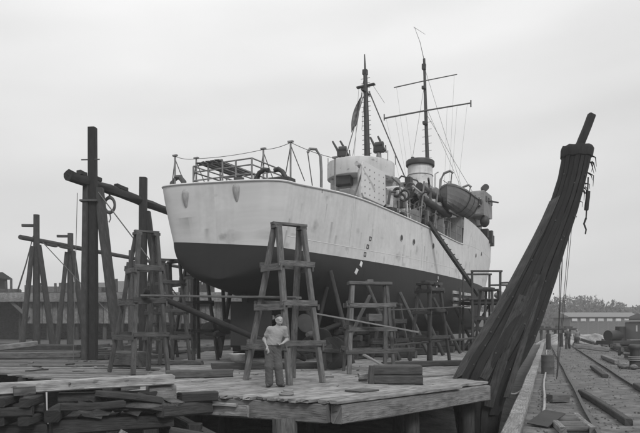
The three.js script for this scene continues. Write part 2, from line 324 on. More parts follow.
mesh('hull_topside', skin(16, (s, side, t) => lineY(s, side) + t * (sheerY(s, side) - lineY(s, side))), hullGrey, ship);
mesh('hull_bottom', skin(14, (s, side, t) => { const k = keelY(s), q = 1 - Math.cos(t * Math.PI / 2); return k + q * (lineY(s, side) - k); }), hullDark, ship);
const BREAK = 19.2, FH = 7.95;
mesh('forecastle_side', skin(4, (s, side, t) => { const h = sheerY(s, side); return h + t * (FH - 0.25 * smooth(19, 27, s) + 0.25 * smooth(32, 41, s) - h); }, BREAK - 0.3), hullGrey, ship);
{ // decks
  const deckGeo = (yOf, s0) => { const pos = [], uv = [], idx = [], st = stations.filter((s) => s >= s0); for (const s of st) for (const side of [-1, 1]) { const y = yOf(s, side); pos.push(side * hullW(s, y, side) * 0.995, y, -rake(s, y)); uv.push(side, s / 3); } for (let i = 0; i < st.length - 1; i++) { const a = i * 2; idx.push(a, a + 1, a + 3, a, a + 3, a + 2); } const g = new THREE.BufferGeometry(); g.setAttribute('position', new THREE.Float32BufferAttribute(pos, 3)); g.setAttribute('uv', new THREE.Float32BufferAttribute(uv, 2)); g.setIndex(idx); g.computeVertexNormals(); return g; };
  mesh('main_deck', deckGeo((s, side) => sheerY(s, side) - 0.06, -9), midPaint, ship);
  mesh('forecastle_deck', deckGeo(() => 7.3, BREAK - 0.3), midPaint, ship);
  const bw = halfBeam(BREAK) - 0.05; mesh('break_bulkhead', block(0, 7.1, -(BREAK - 0.15), bw * 2, 1.7, 0.1, 0, 0.02), mat(0.34, { map: steelMap }), ship);
  mesh('keel', beam(S(0, 0.92, 7), S(0, 0.92, 36), 0.4, 0.34, { seg: 1, warp: 0 }), hullDark, ship);
  // deadwood fin that closes the gap between keel and rising counter
  const fin = new THREE.Shape(); fin.moveTo(3.3, 2.6); fin.lineTo(10.5, 1.4); fin.lineTo(10.5, 0.76); fin.lineTo(4.6, 0.76); fin.closePath();
  const fg = new THREE.ExtrudeGeometry(fin, { depth: 0.3, bevelEnabled: true, bevelSize: 0.02, bevelThickness: 0.02, bevelSegments: 1 }); fg.translate(0, 0, -0.15); fg.rotateY(Math.PI / 2); mesh('deadwood', fg, hullDark, ship);
  // sheer moulding: one rounded rubbing strake on each side, round the stern
  for (const side of [1, -1]) { const pts = []; for (const s of stations) if (s < BREAK) { const y = sheerY(s, side) - 0.03; pts.push(hullP(s, y, side, 0.015)); } mesh('sheer_strake', pole(pts, 0.035, 0.035, { sides: 6 }), sidePaint, ship); }
}
{ // knuckle line low on the topside, seen as a faint ridge, and the seams of the shell plating
  for (const side of [1]) {
    const pts = []; for (const s of stations) if (s > 0.3 && s < 33) pts.push(hullP(s, lineY(s, side) + 0.42 + 0.1 * smooth(3, 16, s), side, -0.006)); mesh('knuckle_strake', pole(pts, 0.014, 0.014, { sides: 6 }), sidePaint, ship);
    const pt2 = []; for (const s of stations) if (s > BREAK - 0.6 && s < 38) pt2.push(hullP(s, sheerY(s, side) + 0.02, side, -0.004)); mesh('knuckle_strake', pole(pt2, 0.012, 0.012, { sides: 6 }), sidePaint, ship);
    for (const s of [4.3, 11.6, 16.2]) { const q = []; for (let k = 0; k <= 6; k++) q.push(hullP(s, 6.38 - k * 0.34, side, -0.004)); mesh('plate_seam', pole(q, 0.01, 0.01, { sides: 4 }), seamPaint, ship); }
  }
  // portholes and scuttles, marks of paint
  const disc = (s, y, r, m, name) => { const c = hullP(s, y, 1, 0.0), q = hullP(s, y, 1, 1).sub(c).normalize(), o = mesh(name, pole([c.clone().addScaledVector(q, -0.03), c.clone().addScaledVector(q, 0.025)], r, r, { sides: 14 }), m, ship); return o; };
  for (const [s, y] of [[8.9, 5.52], [10.4, 5.5], [13.2, 5.6], [15.9, 5.55], [22.6, 6.0], [24.6, 6.3]]) { disc(s, y, 0.15, paintGrey, 'porthole_rim'); const c = hullP(s, y, 1, 0.02), q = hullP(s, y, 1, 1).sub(c).normalize(); mesh('porthole', pole([c, c.clone().addScaledVector(q, 0.02)], 0.115, 0.115, { sides: 12 }), darkSteel, ship); }
  const mark = (s, y, w, h, lean, m, side = 1, name = 'draught_mark') => { const a = hullP(s - lean * h / 2, y - h / 2, side, 0.012), b = hullP(s + lean * h / 2, y + h / 2, side, 0.012), n = hullP(s, y, side, 1).sub(hullP(s, y, side, 0)).normalize(); mesh(name, beam(a, b, w, 0.012, { up: n, seg: 1, warp: 0, cham: 0.05 }), m, ship); };
  const blackPaint = mat(0.05), whitePaint = mat(0.62);
  for (const [s, y] of [[5.9, 5.13], [5.75, 4.78], [5.6, 4.45]]) for (const [ds, dy, w, h] of [[-0.07, 0, 0.035, 0.17], [0.07, 0, 0.035, 0.17], [0, 0.075, 0.14, 0.03], [0, -0.075, 0.14, 0.03]]) mark(s + ds, y + dy, w, h, 0, blackPaint);
  for (const [s, y] of [[5.35, 4.03], [5.05, 3.7]]) mark(s, y, 0.16, 0.2, 0.5, whitePaint);
  for (const [s, y] of [[14.2, 4.0], [14.1, 3.75], [14.0, 3.5], [13.8, 3.2]]) mark(s, y, 0.1, 0.16, 0.1, whitePaint);
  // two rounded fairings under the stern rail
  for (const x of [-1.3, 0.95]) {
    const g = new THREE.LatheGeometry([[0, -0.42], [0.05, -0.39], [0.11, -0.24], [0.16, -0.04], [0.175, 0.1], [0.15, 0.2], [0.09, 0.27], [0, 0.29]].map(([a, b]) => new THREE.Vector2(a, b)), 20); g.scale(1, 1, 0.85);
    mesh('stern_fairing', g, mat(0.4, { map: steelMap, roughness: 0.8 }), ship).position.copy(S(x, 6.2, -0.5));
  }
}
// ------------------------------------------------------------------ what stands on the ship (all fixed to it)
const sbox = (name, l, y, s, wx, wy, ws, m, parent = ship, cham = 0.05) => mesh(name, block(l, y, -s, wx, wy, ws, 0, cham), m, parent);
const pipe = (name, pts, r, m, parent = ship) => mesh(name, pole(pts, r, r, { sides: 7 }), m, parent);
{ // stern: depth charge racks, chocks, stanchions, wires
  const y0 = 6.6, L0 = -1.65, L1 = 1.0, s0 = 0.35, s1 = 2.5;
  const rack = new THREE.Group(); rack.name = 'stern_rack'; ship.add(rack);
  for (const l of [L0, -0.95, -0.3, 0.3, L1]) for (const s of [s0, s1]) pipe('post', [S(l, y0, s), S(l, 7.52 + (s === s1 ? 0.06 : 0), s)], 0.036, midPaint, rack);
  for (const y of [6.98, 7.3, 7.53]) { for (const s of [s0, s1]) pipe('rail', [S(L0, y, s), S(L1, y, s)], 0.028, midPaint, rack); for (const l of [L0, -0.3, L1]) pipe('rail', [S(l, y, s0), S(l, y + 0.02, s1)], 0.028, midPaint, rack); }
  for (let k = 0; k < 5; k++) sbox('slat', -1.3 + k * 0.22, 7.585, 1.3, 0.17, 0.035, 2.3, k % 2 ? midPaint : rustSteel, rack);
  for (const l of [-1.3, -0.62, 0.02, 0.66]) pipe('charge', [S(l - 0.24, 6.82, 1.5), S(l + 0.24, 6.82, 1.5)], 0.2, l < 0 ? rustSteel : midPaint, rack);
  // roller fairlead on the port quarter and curved chocks to starboard
  pipe('fairlead', [[-2.72, 6.7], [-2.66, 7.0], [-2.48, 7.2], [-2.28, 7.18], [-2.12, 6.98], [-2.08, 6.7]].map(([l, y]) => S(l, y, 0.35)), 0.11, rustSteel);
  sbox('fairlead_base', -2.35, 6.72, 0.3, 0.95, 0.18, 0.5, rustSteel);
  pipe('chock', [[0.95, 6.62], [1.1, 6.8], [1.22, 7.0], [1.44, 7.1], [1.6, 7.06]].map(([l, y]) => S(l, y, 0.5)), 0.085, darkSteel);
  pipe('chock', [[2.42, 6.58], [2.3, 6.76], [2.2, 6.94], [2.02, 7.06], [1.86, 7.02]].map(([l, y]) => S(l, y, 0.5)), 0.085, darkSteel);
  sbox('chock_base', 1.68, 6.62, 0.55, 1.75, 0.16, 0.5, darkSteel);
  sbox('bitts', 0.5, 6.7, 0.25, 0.3, 0.32, 0.25, rustSteel);
  const tops = [];
  for (const [l, s, h, br] of [[-2.5, 0.3, 8.0, 1], [-1.95, 0.9, 7.98, 1], [-1.6, 2.0, 8.1, 0], [0.95, 1.2, 8.05, 1], [2.5, 0.55, 7.95, 1], [2.95, 3.2, 7.95, 0]]) {
    pipe('stanchion', [S(l, 6.42, s), S(l, h, s)], 0.034, midPaint); tops.push(S(l, h, s));
    if (br) { pipe('stay', [S(l, h - 0.1, s), S(l - 0.42, 6.6, s + 0.25)], 0.018, wireMat); pipe('stay', [S(l, h - 0.1, s), S(l + 0.4, 6.6, s + 0.3)], 0.018, wireMat); }
    sbox('stanchion_head', l, h + 0.03, s, 0.2, 0.06, 0.1, midPaint);
  }
  for (const [a, b] of [[0, 1], [1, 3], [3, 4], [4, 5]]) mesh('guard_wire', wire(tops[a], tops[b], 0.012, 0.06), wireMat, ship);
  // small hooked davit on the starboard quarter
  pipe('quarter_davit', [[2.95, 6.4, 2.05], [2.95, 7.2, 2.05], [2.93, 7.75, 2.02], [2.8, 8.0, 1.9], [2.62, 8.0, 1.75], [2.56, 7.86, 1.7]].map((a) => S(...a)), 0.055, midPaint);
  pipe('davit_fall', [S(2.56, 7.86, 1.7), S(2.7, 6.5, 1.85)], 0.02, wireMat);
  for (const s of [4.3, 5.0]) sbox('deck_fitting', 2.7, 6.52, s, 0.3, 0.22, 0.4, rustSteel);
}
{ // after house, gun tub with its two guns
  sbox('after_house', 0.1, 7.8, 13.6, 2.5, 2.8, 5.0, mat(0.42, { map: steelMap }));
  sbox('tub_skirt', -0.3, 8.95, 11.3, 0.9, 0.5, 1.2, darkSteel);
  for (const [y, h] of [[7.9, 0.5]]) for (const s of [12.2, 15]) sbox('house_door', 1.37, 7.4, s, 0.06, 1.7, 0.75, midPaint);
  { const g = new THREE.LatheGeometry([[0.9, 9.0], [1.72, 9.2], [1.78, 9.24], [1.78, 10.04], [1.74, 10.07], [1.7, 10.04], [1.7, 9.3], [0, 9.3]].map(([x, y]) => new THREE.Vector2(x, y)), 28); const m = mesh('gun_tub', g, palePaint, ship); m.position.copy(S(0, 0, 12.45)); m.scale.set(1, 1, 1.1); }
  for (const [l, s, tw] of [[-1.05, 12.3, 0.3], [1.05, 12.4, 0.1]]) {
    const gun = new THREE.Group(); gun.name = 'deck_gun'; gun.position.copy(S(l, 9.28, s)); gun.scale.setScalar(1.12); gun.position.y += 0.25; mesh('stand', pole([V3(0, -0.24, 0), V3(0, 0.02, 0)], 0.3, 0.26, { sides: 12 }), midPaint, gun); gun.rotation.y = tw; ship.add(gun);
    mesh('pedestal', pole([V3(0, 0, 0), V3(0, 0.5, 0), V3(0, 1.0, 0)], 0.22, 0.1), midPaint, gun);
    mesh('cradle', block(0, 1.08, 0, 0.46, 0.26, 0.3), darkSteel, gun);
    mesh('drum', pole([V3(-0.16, 1.3, 0.02), V3(0.22, 1.3, 0.02)], 0.15, 0.15, { sides: 10 }), darkSteel, gun);
    for (const k of [-1, 1]) mesh('barrel', pole([V3(k * 0.19 + 0.1, 0.98, 0.05), V3(k * 0.19 - 0.06, 1.34, -0.05), V3(k * 0.19 - 0.32, 1.8, -0.3)], 0.075, 0.045), darkSteel, gun);
    mesh('shoulder_rest', pole([V3(0.2, 1.0, 0.1), V3(0.42, 0.86, 0.2), V3(0.38, 1.2, 0.2)], 0.035, 0.035), darkSteel, gun);
  }
  // perforated splinter screen at the deck edge
  const sc = new THREE.Group(); sc.name = 'splinter_screen'; ship.add(sc);
  sbox('plate', 3.12, 7.58, 6.7, 0.07, 1.5, 2.65, palePaint, sc, 0.1);
  for (let i = 0; i < 5; i++) for (let j = 0; j < 5; j++) mesh('bolt_head', pole([S(3.145, 7.03 + j * 0.27, 5.65 + i * 0.52), S(3.172, 7.03 + j * 0.27, 5.65 + i * 0.52)], 0.035, 0.03, { sides: 7 }), midPaint, sc);
  for (const s of [5.6, 7.8]) pipe('prop', [S(3.08, 8.0, s), S(2.5, 6.4, s)], 0.04, midPaint, sc);
  // gear at the after end of the house
  for (const [l, y, s, a, b, c] of [[1.6, 7.0, 7.2, 0.5, 1.2, 0.5], [0.9, 6.9, 7.8, 0.7, 1.0, 0.6], [2.3, 6.75, 4.9, 0.8, 0.35, 0.5]]) sbox('deck_locker', l, y, s, a, b, c, midPaint);
  pipe('vent_pipe', [S(1.9, 6.4, 8.0), S(1.9, 8.6, 8.0), S(1.9, 8.85, 7.9), S(1.9, 8.85, 7.6)], 0.11, paintGrey);
  pipe('vent_pipe', [S(2.1, 6.4, 8.7), S(2.1, 8.3, 8.7)], 0.07, midPaint);
  for (const l of [-1.7, 1.75]) for (const s of [11.9, 13]) pipe('tub_rail', [S(l * 1.0, 10, s), S(l * 1.0, 10.5, s)], 0.02, wireMat);
}
{ // mainmast
  const m = new THREE.Group(); m.name = 'main_mast'; ship.add(m);
  mesh('pole', pole(split(S(0, 9.2, 13.4), S(-0.16, 15.3, 13.4), 6), 0.2, 0.12), darkSteel, m);
  mesh('topmast', pole([S(-0.16, 15.3, 13.4), S(-0.2, 16.4, 13.4)], 0.07, 0.03), darkSteel, m);
  mesh('collar', pole([S(0, 9.9, 13.4), S(0, 10.7, 13.4)], 0.28, 0.24, { sides: 12 }), darkSteel, m);
  for (let k = 0; k < 17; k++) { const y = 10.9 + k * 0.26, x = -0.16 * (y - 8.4) / 7.2; mesh('climbing_step', pole([S(x - 0.27, y, 13.4), S(x + 0.27, y, 13.4)], 0.016, 0.016, { sides: 4 }), darkSteel, m); }
  mesh('crosstree', beam(S(-0.65, 14.62, 13.4), S(0.4, 14.66, 13.4), 0.2, 0.1), darkSteel, m);
  mesh('crosstree', beam(S(-0.14, 14.3, 12.9), S(-0.14, 14.3, 13.9), 0.16, 0.08), darkSteel, m);
  sbox('lantern', -0.17, 15.4, 13.4, 0.24, 0.28, 0.24, darkSteel, m);
  for (const [a, b, r] of [[S(0.1, 14.3, 13.3), S(1.9, 8.6, 15.6), 0.035], [S(-0.2, 14.0, 13.2), S(-0.9, 9.2, 11.6), 0.028], [S(-0.2, 15.4, 13.4), S(-2.4, 6.5, 15), 0.014], [S(0.3, 14.6, 13.4), S(0.9, 13.6, 13.6), 0.01], [S(-0.55, 14.6, 13.4), S(-0.5, 9.4, 12.5), 0.008]]) mesh('mast_stay', wire(a, b, r), wireMat, m);
}
{ // midships: deckhouse and a press of gear along the starboard side
  sbox('midship_house', -0.2, 7.75, 16.9, 3.6, 2.7, 4.4, mat(0.3, { map: steelMap }));
  sbox('midship_house_top', -0.2, 9.13, 16.9, 3.75, 0.07, 4.5, midPaint);
  sbox('ready_locker', 2.0, 7.95, 12.7, 0.7, 1.35, 1.7, palePaint); sbox('ready_locker', 2.1, 7.0, 12.9, 0.8, 0.6, 1.3, midPaint);
  for (const s of [12.2, 12.75, 13.3]) sbox('locker_door', 2.37, 7.95, s, 0.03, 1.1, 0.44, paintGrey);
  // steep ladder up to the boat deck
  const ld = new THREE.Group(); ld.name = 'deck_ladder'; ship.add(ld);
  for (const k of [-0.22, 0.22]) mesh('stringer', pole([S(2.9, 6.45, 12.0 + k), S(2.1, 8.9, 14.0 + k)], 0.035, 0.035), paintGrey, ld);
  for (let k = 1; k < 9; k++) mesh('rung', pole([S(2.9 - 0.8 * k / 9, 6.45 + 2.45 * k / 9, 11.78 + 2 * k / 9), S(2.9 - 0.8 * k / 9, 6.45 + 2.45 * k / 9, 12.22 + 2 * k / 9)], 0.02, 0.02, { sides: 5 }), paintGrey, ld);
  // winch, drums, cowl ventilators, pipes
  const cowl = (l, s, h, r, turn) => { const g = new THREE.Group(); g.name = 'cowl_ventilator'; ship.add(g); mesh('trunk', pole([S(l, 6.4, s), S(l, h, s)], r, r, { sides: 12 }), paintGrey, g); const c = V3(Math.cos(turn), 0, Math.sin(turn)); mesh('cowl', pole([S(l, h, s), S(l, h + r * 0.8, s).addScaledVector(c, r * 0.2), S(l, h + r * 1.5, s).addScaledVector(c, r * 0.9), S(l, h + r * 1.55, s).addScaledVector(c, r * 1.6)], r, r * 1.5, { sides: 12 }), midPaint, g); };
  cowl(1.0, 14.5, 9.0, 0.22, 0.5); cowl(2.2, 15.2, 8.4, 0.2, -0.6); cowl(-0.9, 14.6, 9.5, 0.2, 2.4); cowl(1.2, 19.6, 9.6, 0.24, 0.9);
  const wn = new THREE.Group(); wn.name = 'winch'; ship.add(wn);
  mesh('drum', pole([S(2.0, 7.0, 14.3), S(3.0, 7.0, 14.3)], 0.28, 0.28, { sides: 14 }), rustSteel, wn); for (const l of [1.95, 3.05]) mesh('flange', pole([S(l - 0.04, 7.0, 14.3), S(l + 0.04, 7.0, 14.3)], 0.45, 0.45, { sides: 16 }), darkSteel, wn); mesh('bed', block(2.5, 6.55, -14.3, 1.3, 0.3, 0.9), darkSteel, wn);
  for (let k = 0; k < 95; k++) {
    const s = rr(8.6, 18.6), l = rr(1.6, 3.1), h = rr(0.3, 1.2), y = 6.42 + (rnd() < 0.6 ? rr(0.6, 2.1) : 0), m = pick([midPaint, paintGrey, rustSteel, darkSteel, midPaint, rustSteel, darkSteel, darkSteel]);
    if (s < 11.5 && y + h > 8.3) continue; const t = Math.floor(rnd() * 4);
    if (t === 0) sbox('deck_box', l, y + h / 2, s, rr(0.25, 0.6), h, rr(0.25, 0.7), m);
    else if (t === 1) pipe('deck_pipe', [S(l, y, s), S(l + rr(-0.1, 0.1), y + h, s + rr(-0.1, 0.1)), S(l + rr(-0.5, 0.5), y + h + rr(0, 0.4), s + rr(-0.7, 0.7))], rr(0.03, 0.09), m);
    else if (t === 2) mesh('hose_coil', new THREE.TorusGeometry(rr(0.18, 0.3), rr(0.05, 0.09), 7, 18), m, ship).position.copy(S(l, y + 0.3, s));
    else pipe('deck_drum', [S(l, y, s), S(l, y + h * 0.8, s)], rr(0.12, 0.25), m);
  }
  for (let s = 8.8; s < 19; s += 1.3) pipe('stanchion', [S(halfBeam(s) - 0.12, 6.38, s), S(halfBeam(s) - 0.12, 7.35, s)], 0.024, midPaint);
  for (const y of [6.85, 7.32]) pipe('guard_wire', [8.8, 11.4, 14, 16.6, 19].map((s) => S(halfBeam(s) - 0.12, y, s)), 0.012, wireMat);
  // curved hose hanging over the house
  pipe('hose', [[0.6, 9.1, 14.8], [1.3, 9.9, 15.2], [2.0, 9.7, 15.8], [2.35, 9.0, 16.2], [2.4, 8.2, 16.4]].map((a) => S(...a)), 0.05, rustSteel);
}
{ // long float rack on the starboard side: two dark rolls with pale bundles between them
  const g = new THREE.Group(); g.name = 'float_rack'; ship.add(g);
  const roll = (y, l, r) => mesh('float', pole(split(S(l, y, 13.2), S(l, y - 0.12, 18.3), 10).map((p, i) => { p.y += 0.03 * Math.sin(i * 2.1); return p; }), r, r, { sides: 12, rough: 0.05 }), darkSteel, g);
  roll(8.78, 3.0, 0.2); roll(8.12, 3.15, 0.19); roll(8.4, 2.55, 0.17);
  for (let k = 0; k < 5; k++) { const m = mesh('bundle', new THREE.SphereGeometry(1, 12, 9), k % 2 ? canvasMat : paintGrey, g); m.scale.set(0.22, 0.24, 0.48); m.position.copy(S(2.95, 8.38 - k * 0.015, 13.8 + k * 1.0)); }
  for (const s of [13.2, 15.6, 18.2]) { pipe('cradle_leg', [S(3.0, 6.4, s), S(3.28, 9.0, s)], 0.05, midPaint, g); pipe('cradle_leg', [S(2.1, 7.4, s), S(3.25, 7.72, s)], 0.045, midPaint, g); }
}
{ // funnel and its house, foremast, bridge
  sbox('funnel_house', 0, 8.75, 22.6, 3.6, 2.9, 5.4, midPaint);
  const fn = new THREE.Group(); fn.name = 'funnel'; ship.add(fn);
  { const g = new THREE.LatheGeometry([[0.86, 10.1], [0.83, 11.2], [0.8, 12.2], [0.78, 12.22]].map(([x, y]) => new THREE.Vector2(x, y)), 28); const m = mesh('casing', g, palePaint, fn); m.position.copy(S(0, 0, 22.4)); m.scale.z = 1.2; }
  { const g = new THREE.LatheGeometry([[0.78, 12.12], [0.92, 12.15], [0.94, 12.2], [0.94, 12.46], [0.88, 12.52], [0.8, 12.5], [0.74, 12.3], [0, 12.2]].map(([x, y]) => new THREE.Vector2(x, y)), 28); const m = mesh('cap', g, darkSteel, fn); m.position.copy(S(0, 0, 22.4)); m.scale.z = 1.2; }
  mesh('steam_pipe', pole([S(-0.4, 12.4, 22.0), S(-0.4, 12.75, 22.0)], 0.1, 0.12), darkSteel, fn);
  mesh('steam_pipe', pole([S(0.95, 10, 22.6), S(0.98, 11.6, 22.6), S(1.2, 11.7, 22.6)], 0.05, 0.05), paintGrey, fn);
  for (const y of [10.7, 11.5]) mesh('band', new THREE.TorusGeometry(0.84, 0.02, 5, 28).rotateX(Math.PI / 2).scale(1, 1, 1.2), midPaint, fn).position.copy(S(0, y, 22.4));
  const m = new THREE.Group(); m.name = 'fore_mast'; ship.add(m);
  mesh('pole', pole(split(S(0, 9.5, 24.3), S(-0.35, 20.2, 24.3), 6), 0.17, 0.09), darkSteel, m);
  mesh('aerial_whip', pole([S(-0.35, 20.1, 24.3), S(-0.62, 21.4, 24.2), S(-1.0, 22.5, 24.1)], 0.025, 0.012, { sides: 5 }), wireMat, m);
  mesh('aerial_whip', pole([S(-1.05, 22.5, 24.1), S(-0.2, 21.8, 24.1)], 0.014, 0.01, { sides: 4 }), wireMat, m);
  mesh('upper_yard', pole([S(-2.6, 18.55, 24.3), S(-0.3, 18.62, 24.25), S(2.0, 18.68, 24.3)], 0.045, 0.035), wireMat, m);
  mesh('lower_yard', pole([S(-3.35, 16.45, 24.3), S(-0.25, 16.5, 24.2), S(2.95, 16.56, 24.3)], 0.065, 0.05), wireMat, m);
  for (const l of [-3.35, 2.95]) mesh('yard_end', pole([S(l, 16.3, 24.3), S(l, 16.75, 24.3)], 0.05, 0.05), wireMat, m);
  for (let k = 0; k < 6; k++) mesh('climbing_step', pole([S(-0.5, 13.2 + k * 0.5, 24.3), S(0.2, 13.2 + k * 0.5, 24.3)], 0.015, 0.015, { sides: 4 }), wireMat, m);
  sbox('mast_light', -0.2, 15.6, 24.1, 0.3, 0.22, 0.3, darkSteel, m); sbox('mast_light', -0.3, 18.1, 24.1, 0.26, 0.2, 0.26, darkSteel, m); sbox('mast_light', -0.33, 19.6, 24.2, 0.24, 0.4, 0.24, darkSteel, m);
  for (const [a, b, r] of [[S(-0.2, 16.8, 24.3), S(2.9, 8.0, 27.5), 0.012], [S(-0.3, 18.5, 24.3), S(-2.8, 8, 26), 0.012], [S(-0.2, 16.3, 24.3), S(2.6, 10.8, 26.6), 0.014]]) mesh('mast_stay', wire(a, b, r), wireMat, m);
  for (const [l, y] of [[-3.2, 16.4], [-2.5, 16.4], [-1.7, 16.45], [1.3, 16.5], [2.0, 16.5], [2.7, 16.5], [-2.4, 18.5], [1.8, 18.6]]) mesh('signal_halyard', wire(S(l, y, 24.3), S(l * 0.62, 9.8, 25.2), 0.006), wireMat, m);
  // bridge and its wing
  sbox('bridge_house', 0, 8.9, 27.6, 4.9, 3.2, 4.2, midPaint);
  sbox('bridge_wing', 3.05, 9.98, 26.9, 0.95, 1.7, 2.6, mat(0.27, { map: steelMap }));
  sbox('bridge_top', 0, 10.53, 27.6, 5.0, 0.06, 4.3, midPaint);
  for (const s of [26.4, 27.2, 28]) sbox('bridge_window', 3.54, 10.35, s, 0.03, 0.38, 0.5, darkSteel);
  pipe('bridge_post', [S(1.2, 10.3, 25.3), S(1.2, 11.6, 25.3)], 0.14, paintGrey);
  const lamp = new THREE.Group(); lamp.name = 'signal_lamp'; ship.add(lamp);
  mesh('pedestal', pole([S(3.2, 10.8, 27.5), S(3.2, 11.25, 27.5)], 0.07, 0.07), darkSteel, lamp); mesh('drum', pole([S(3.05, 11.35, 27.7), S(3.3, 11.35, 27.2)], 0.24, 0.24, { sides: 12 }), darkSteel, lamp);
  pipe('boom', [S(3.5, 10.3, 26.9), S(4.1, 10.25, 27.6)], 0.06, darkSteel);
  { const b = mesh('searchlight', new THREE.SphereGeometry(0.42, 16, 12), darkSteel, ship); b.position.copy(S(3.45, 8.75, 26.2)); b.scale.set(0.8, 1, 0.9); pipe('searchlight_bracket', [S(2.4, 8.4, 26.2), S(3.4, 8.45, 26.2)], 0.06, darkSteel); }
  for (const [l, y, s, a, b, c] of [[3.2, 8.0, 29, 0.4, 0.9, 0.5], [3.0, 8.2, 28.2, 0.5, 0.6, 0.5], [2.9, 7.9, 30.5, 0.5, 0.8, 0.5]]) sbox('deck_locker', l, y, s, a, b, c, darkSteel);
  // boat davits
  for (const s of [17.1, 21.3]) pipe('boat_davit', [[2.9, 7.2], [2.95, 9.2], [3.0, 9.9], [3.2, 10.25], [3.55, 10.35], [3.72, 10.2]].map(([l, y]) => S(l, y, s)), 0.075, midPaint);
  pipe('davit_span', [S(3.0, 9.95, 17.6), S(3.0, 9.95, 21.8)], 0.02, wireMat);
  mesh('stem_stay', wire(S(-0.3, 19.5, 24.3), S(0, 8.2, 40), 0.012), wireMat, ship);
}
{ // rudder hard over, shafts, brackets and propellers
  const rd = new THREE.Group(); rd.name = 'rudder'; rd.position.copy(S(0.2, 0.62, 1.6)); rd.rotation.y = 0.35; ship.add(rd);
  mesh('blade', beam(V3(-0.85, 0.9, 0), V3(0.75, 0.9, 0), 0.16, 1.75, { seg: 2, warp: 0, cham: 0.3 }), hullDark, rd); mesh('stock', pole([V3(-0.3, 1.7, 0), V3(-0.3, 2.4, 0)], 0.12, 0.12), hullDark, rd);
  for (const k of [-1, 1]) {
    const l = (k > 0 ? 2.05 : 2.35) * k, pr = new THREE.Group(); pr.name = 'propeller'; pr.position.copy(S(l, 1.12, 2.9)); pr.rotation.z = k > 0 ? 0.5 : 1.15; ship.add(pr);
    mesh('hub', pole([V3(0, 0, 0.3), V3(0, 0, 0.16), V3(0, 0, -0.25)], 0.08, 0.17, { sides: 12 }), rustSteel, pr);
    for (let i = 0; i < 3; i++) {
      const g = new THREE.SphereGeometry(1, 14, 10); g.scale(0.33, 0.4, 0.035); g.rotateY(0.55); g.translate(0, 0.5, 0); g.rotateZ(i * TAU / 3); mesh('propeller_blade', g, mat(0.035, { map: steelMap, roughness: 0.7 }), pr);
    }
    pipe('shaft', [S(l, 1.12, 3.0), S(l * 0.8, 1.9, 8.6)], 0.1, hullDark);
    pipe('shaft_bracket', [S(l, 1.15, 3.35), S(l * 0.55, 2.75, 3.7)], 0.09, hullDark); pipe('shaft_bracket', [S(l, 1.15, 3.35), S(l * 1.15, 3.0, 3.7)], 0.08, hullDark);
  }
}
ship.updateMatrixWorld(true);
// things that hang on or stand against the ship
function shipThing(name, label, category, l, y, s, group) { const g = thing(name, label, category, group); g.position.copy(onShip(l, y, s)); g.rotation.y = -TH; return g; }
{ // whaleboat in the davits
  const g = shipThing('ships_boat', 'round bellied grey rowing boat hanging in davits beside the funnel', 'boat', 3.55, 8.05, 19.2);
  const rings = [], uvs = [];
  for (let i = 0; i <= 16; i++) { const f = i / 8 - 1, b = 0.92 * Math.pow(Math.max(0.0004, 1 - Math.abs(f) ** 2.6), 0.6), k = 0.30 * Math.abs(f) ** 3, top = 1.15 + 0.28 * f * f, ring = []; for (let j = 0; j <= 12; j++) { const q = -Math.PI + j / 12 * Math.PI; ring.push(V3(Math.cos(q) * b, top + Math.sin(q) * (top - k), f * 2.75)); } rings.push(ring); uvs.push([f, 0, 1]); }
  mesh('boat_hull', ringsToGeo(rings, uvs, false).toNonIndexed(), mat(0.17, { map: steelMap, side: THREE.DoubleSide }), g).geometry.computeVertexNormals();
  mesh('canvas_cover', (() => { const r2 = [], u2 = []; for (let i = 0; i <= 16; i++) { const f = i / 8 - 1, b = 0.97 * Math.pow(Math.max(0.0004, 1 - Math.abs(f) ** 2.6), 0.6), top = 1.15 + 0.28 * f * f, ring = []; for (let j = 0; j <= 8; j++) { const q = j / 8 * Math.PI; ring.push(V3(Math.cos(q) * b, top - 0.05 + Math.sin(q) * 0.3 * Math.sqrt(b), f * 2.76)); } for (let j = 8; j >= 0; j--) ring.push(ring[j].clone().add(V3(0, -0.04, 0))); r2.push(ring); u2.push([f, 0, 1]); } return toCreasedNormals(ringsToGeo(r2, u2), 1); })(), mat(0.2, { map: dirtMap }), g);
  for (const z of [-1.0, 0, 1.0]) mesh('gripe', pole(Array.from({ length: 9 }, (_, j) => { const q = -Math.PI + j / 8 * Math.PI; return V3(Math.cos(q) * 0.94, 1.18 + Math.sin(q) * 1.17, z); }), 0.03, 0.03, { sides: 5 }), darkSteel, g);
  mesh('keel_strip', beam(V3(0, 0.0, -2.2), V3(0, 0.0, 2.2), 0.08, 0.12), midPaint, g);
  for (const z of [-2.1, 2.1]) mesh('fall', pole([V3(0.1, 2.1, z), V3(0, 1.25, z)], 0.03, 0.03), wireMat, g);
}
{ const g = shipThing('lifebuoy', 'dark ring lifebuoy hung on the bridge wing', 'lifebuoy', 3.1, 10.0, 25.5); mesh('ring', new THREE.TorusGeometry(0.27, 0.085, 10, 24), darkSteel, g); for (let k = 0; k < 4; k++) { const b = mesh('band', new THREE.TorusGeometry(0.09, 0.02, 6, 12), paintGrey, g); b.rotation.z = k * Math.PI / 2 + 0.78; b.position.set(Math.cos(b.rotation.z) * 0.27, Math.sin(b.rotation.z) * 0.27, 0); b.rotateX(Math.PI / 2); } }
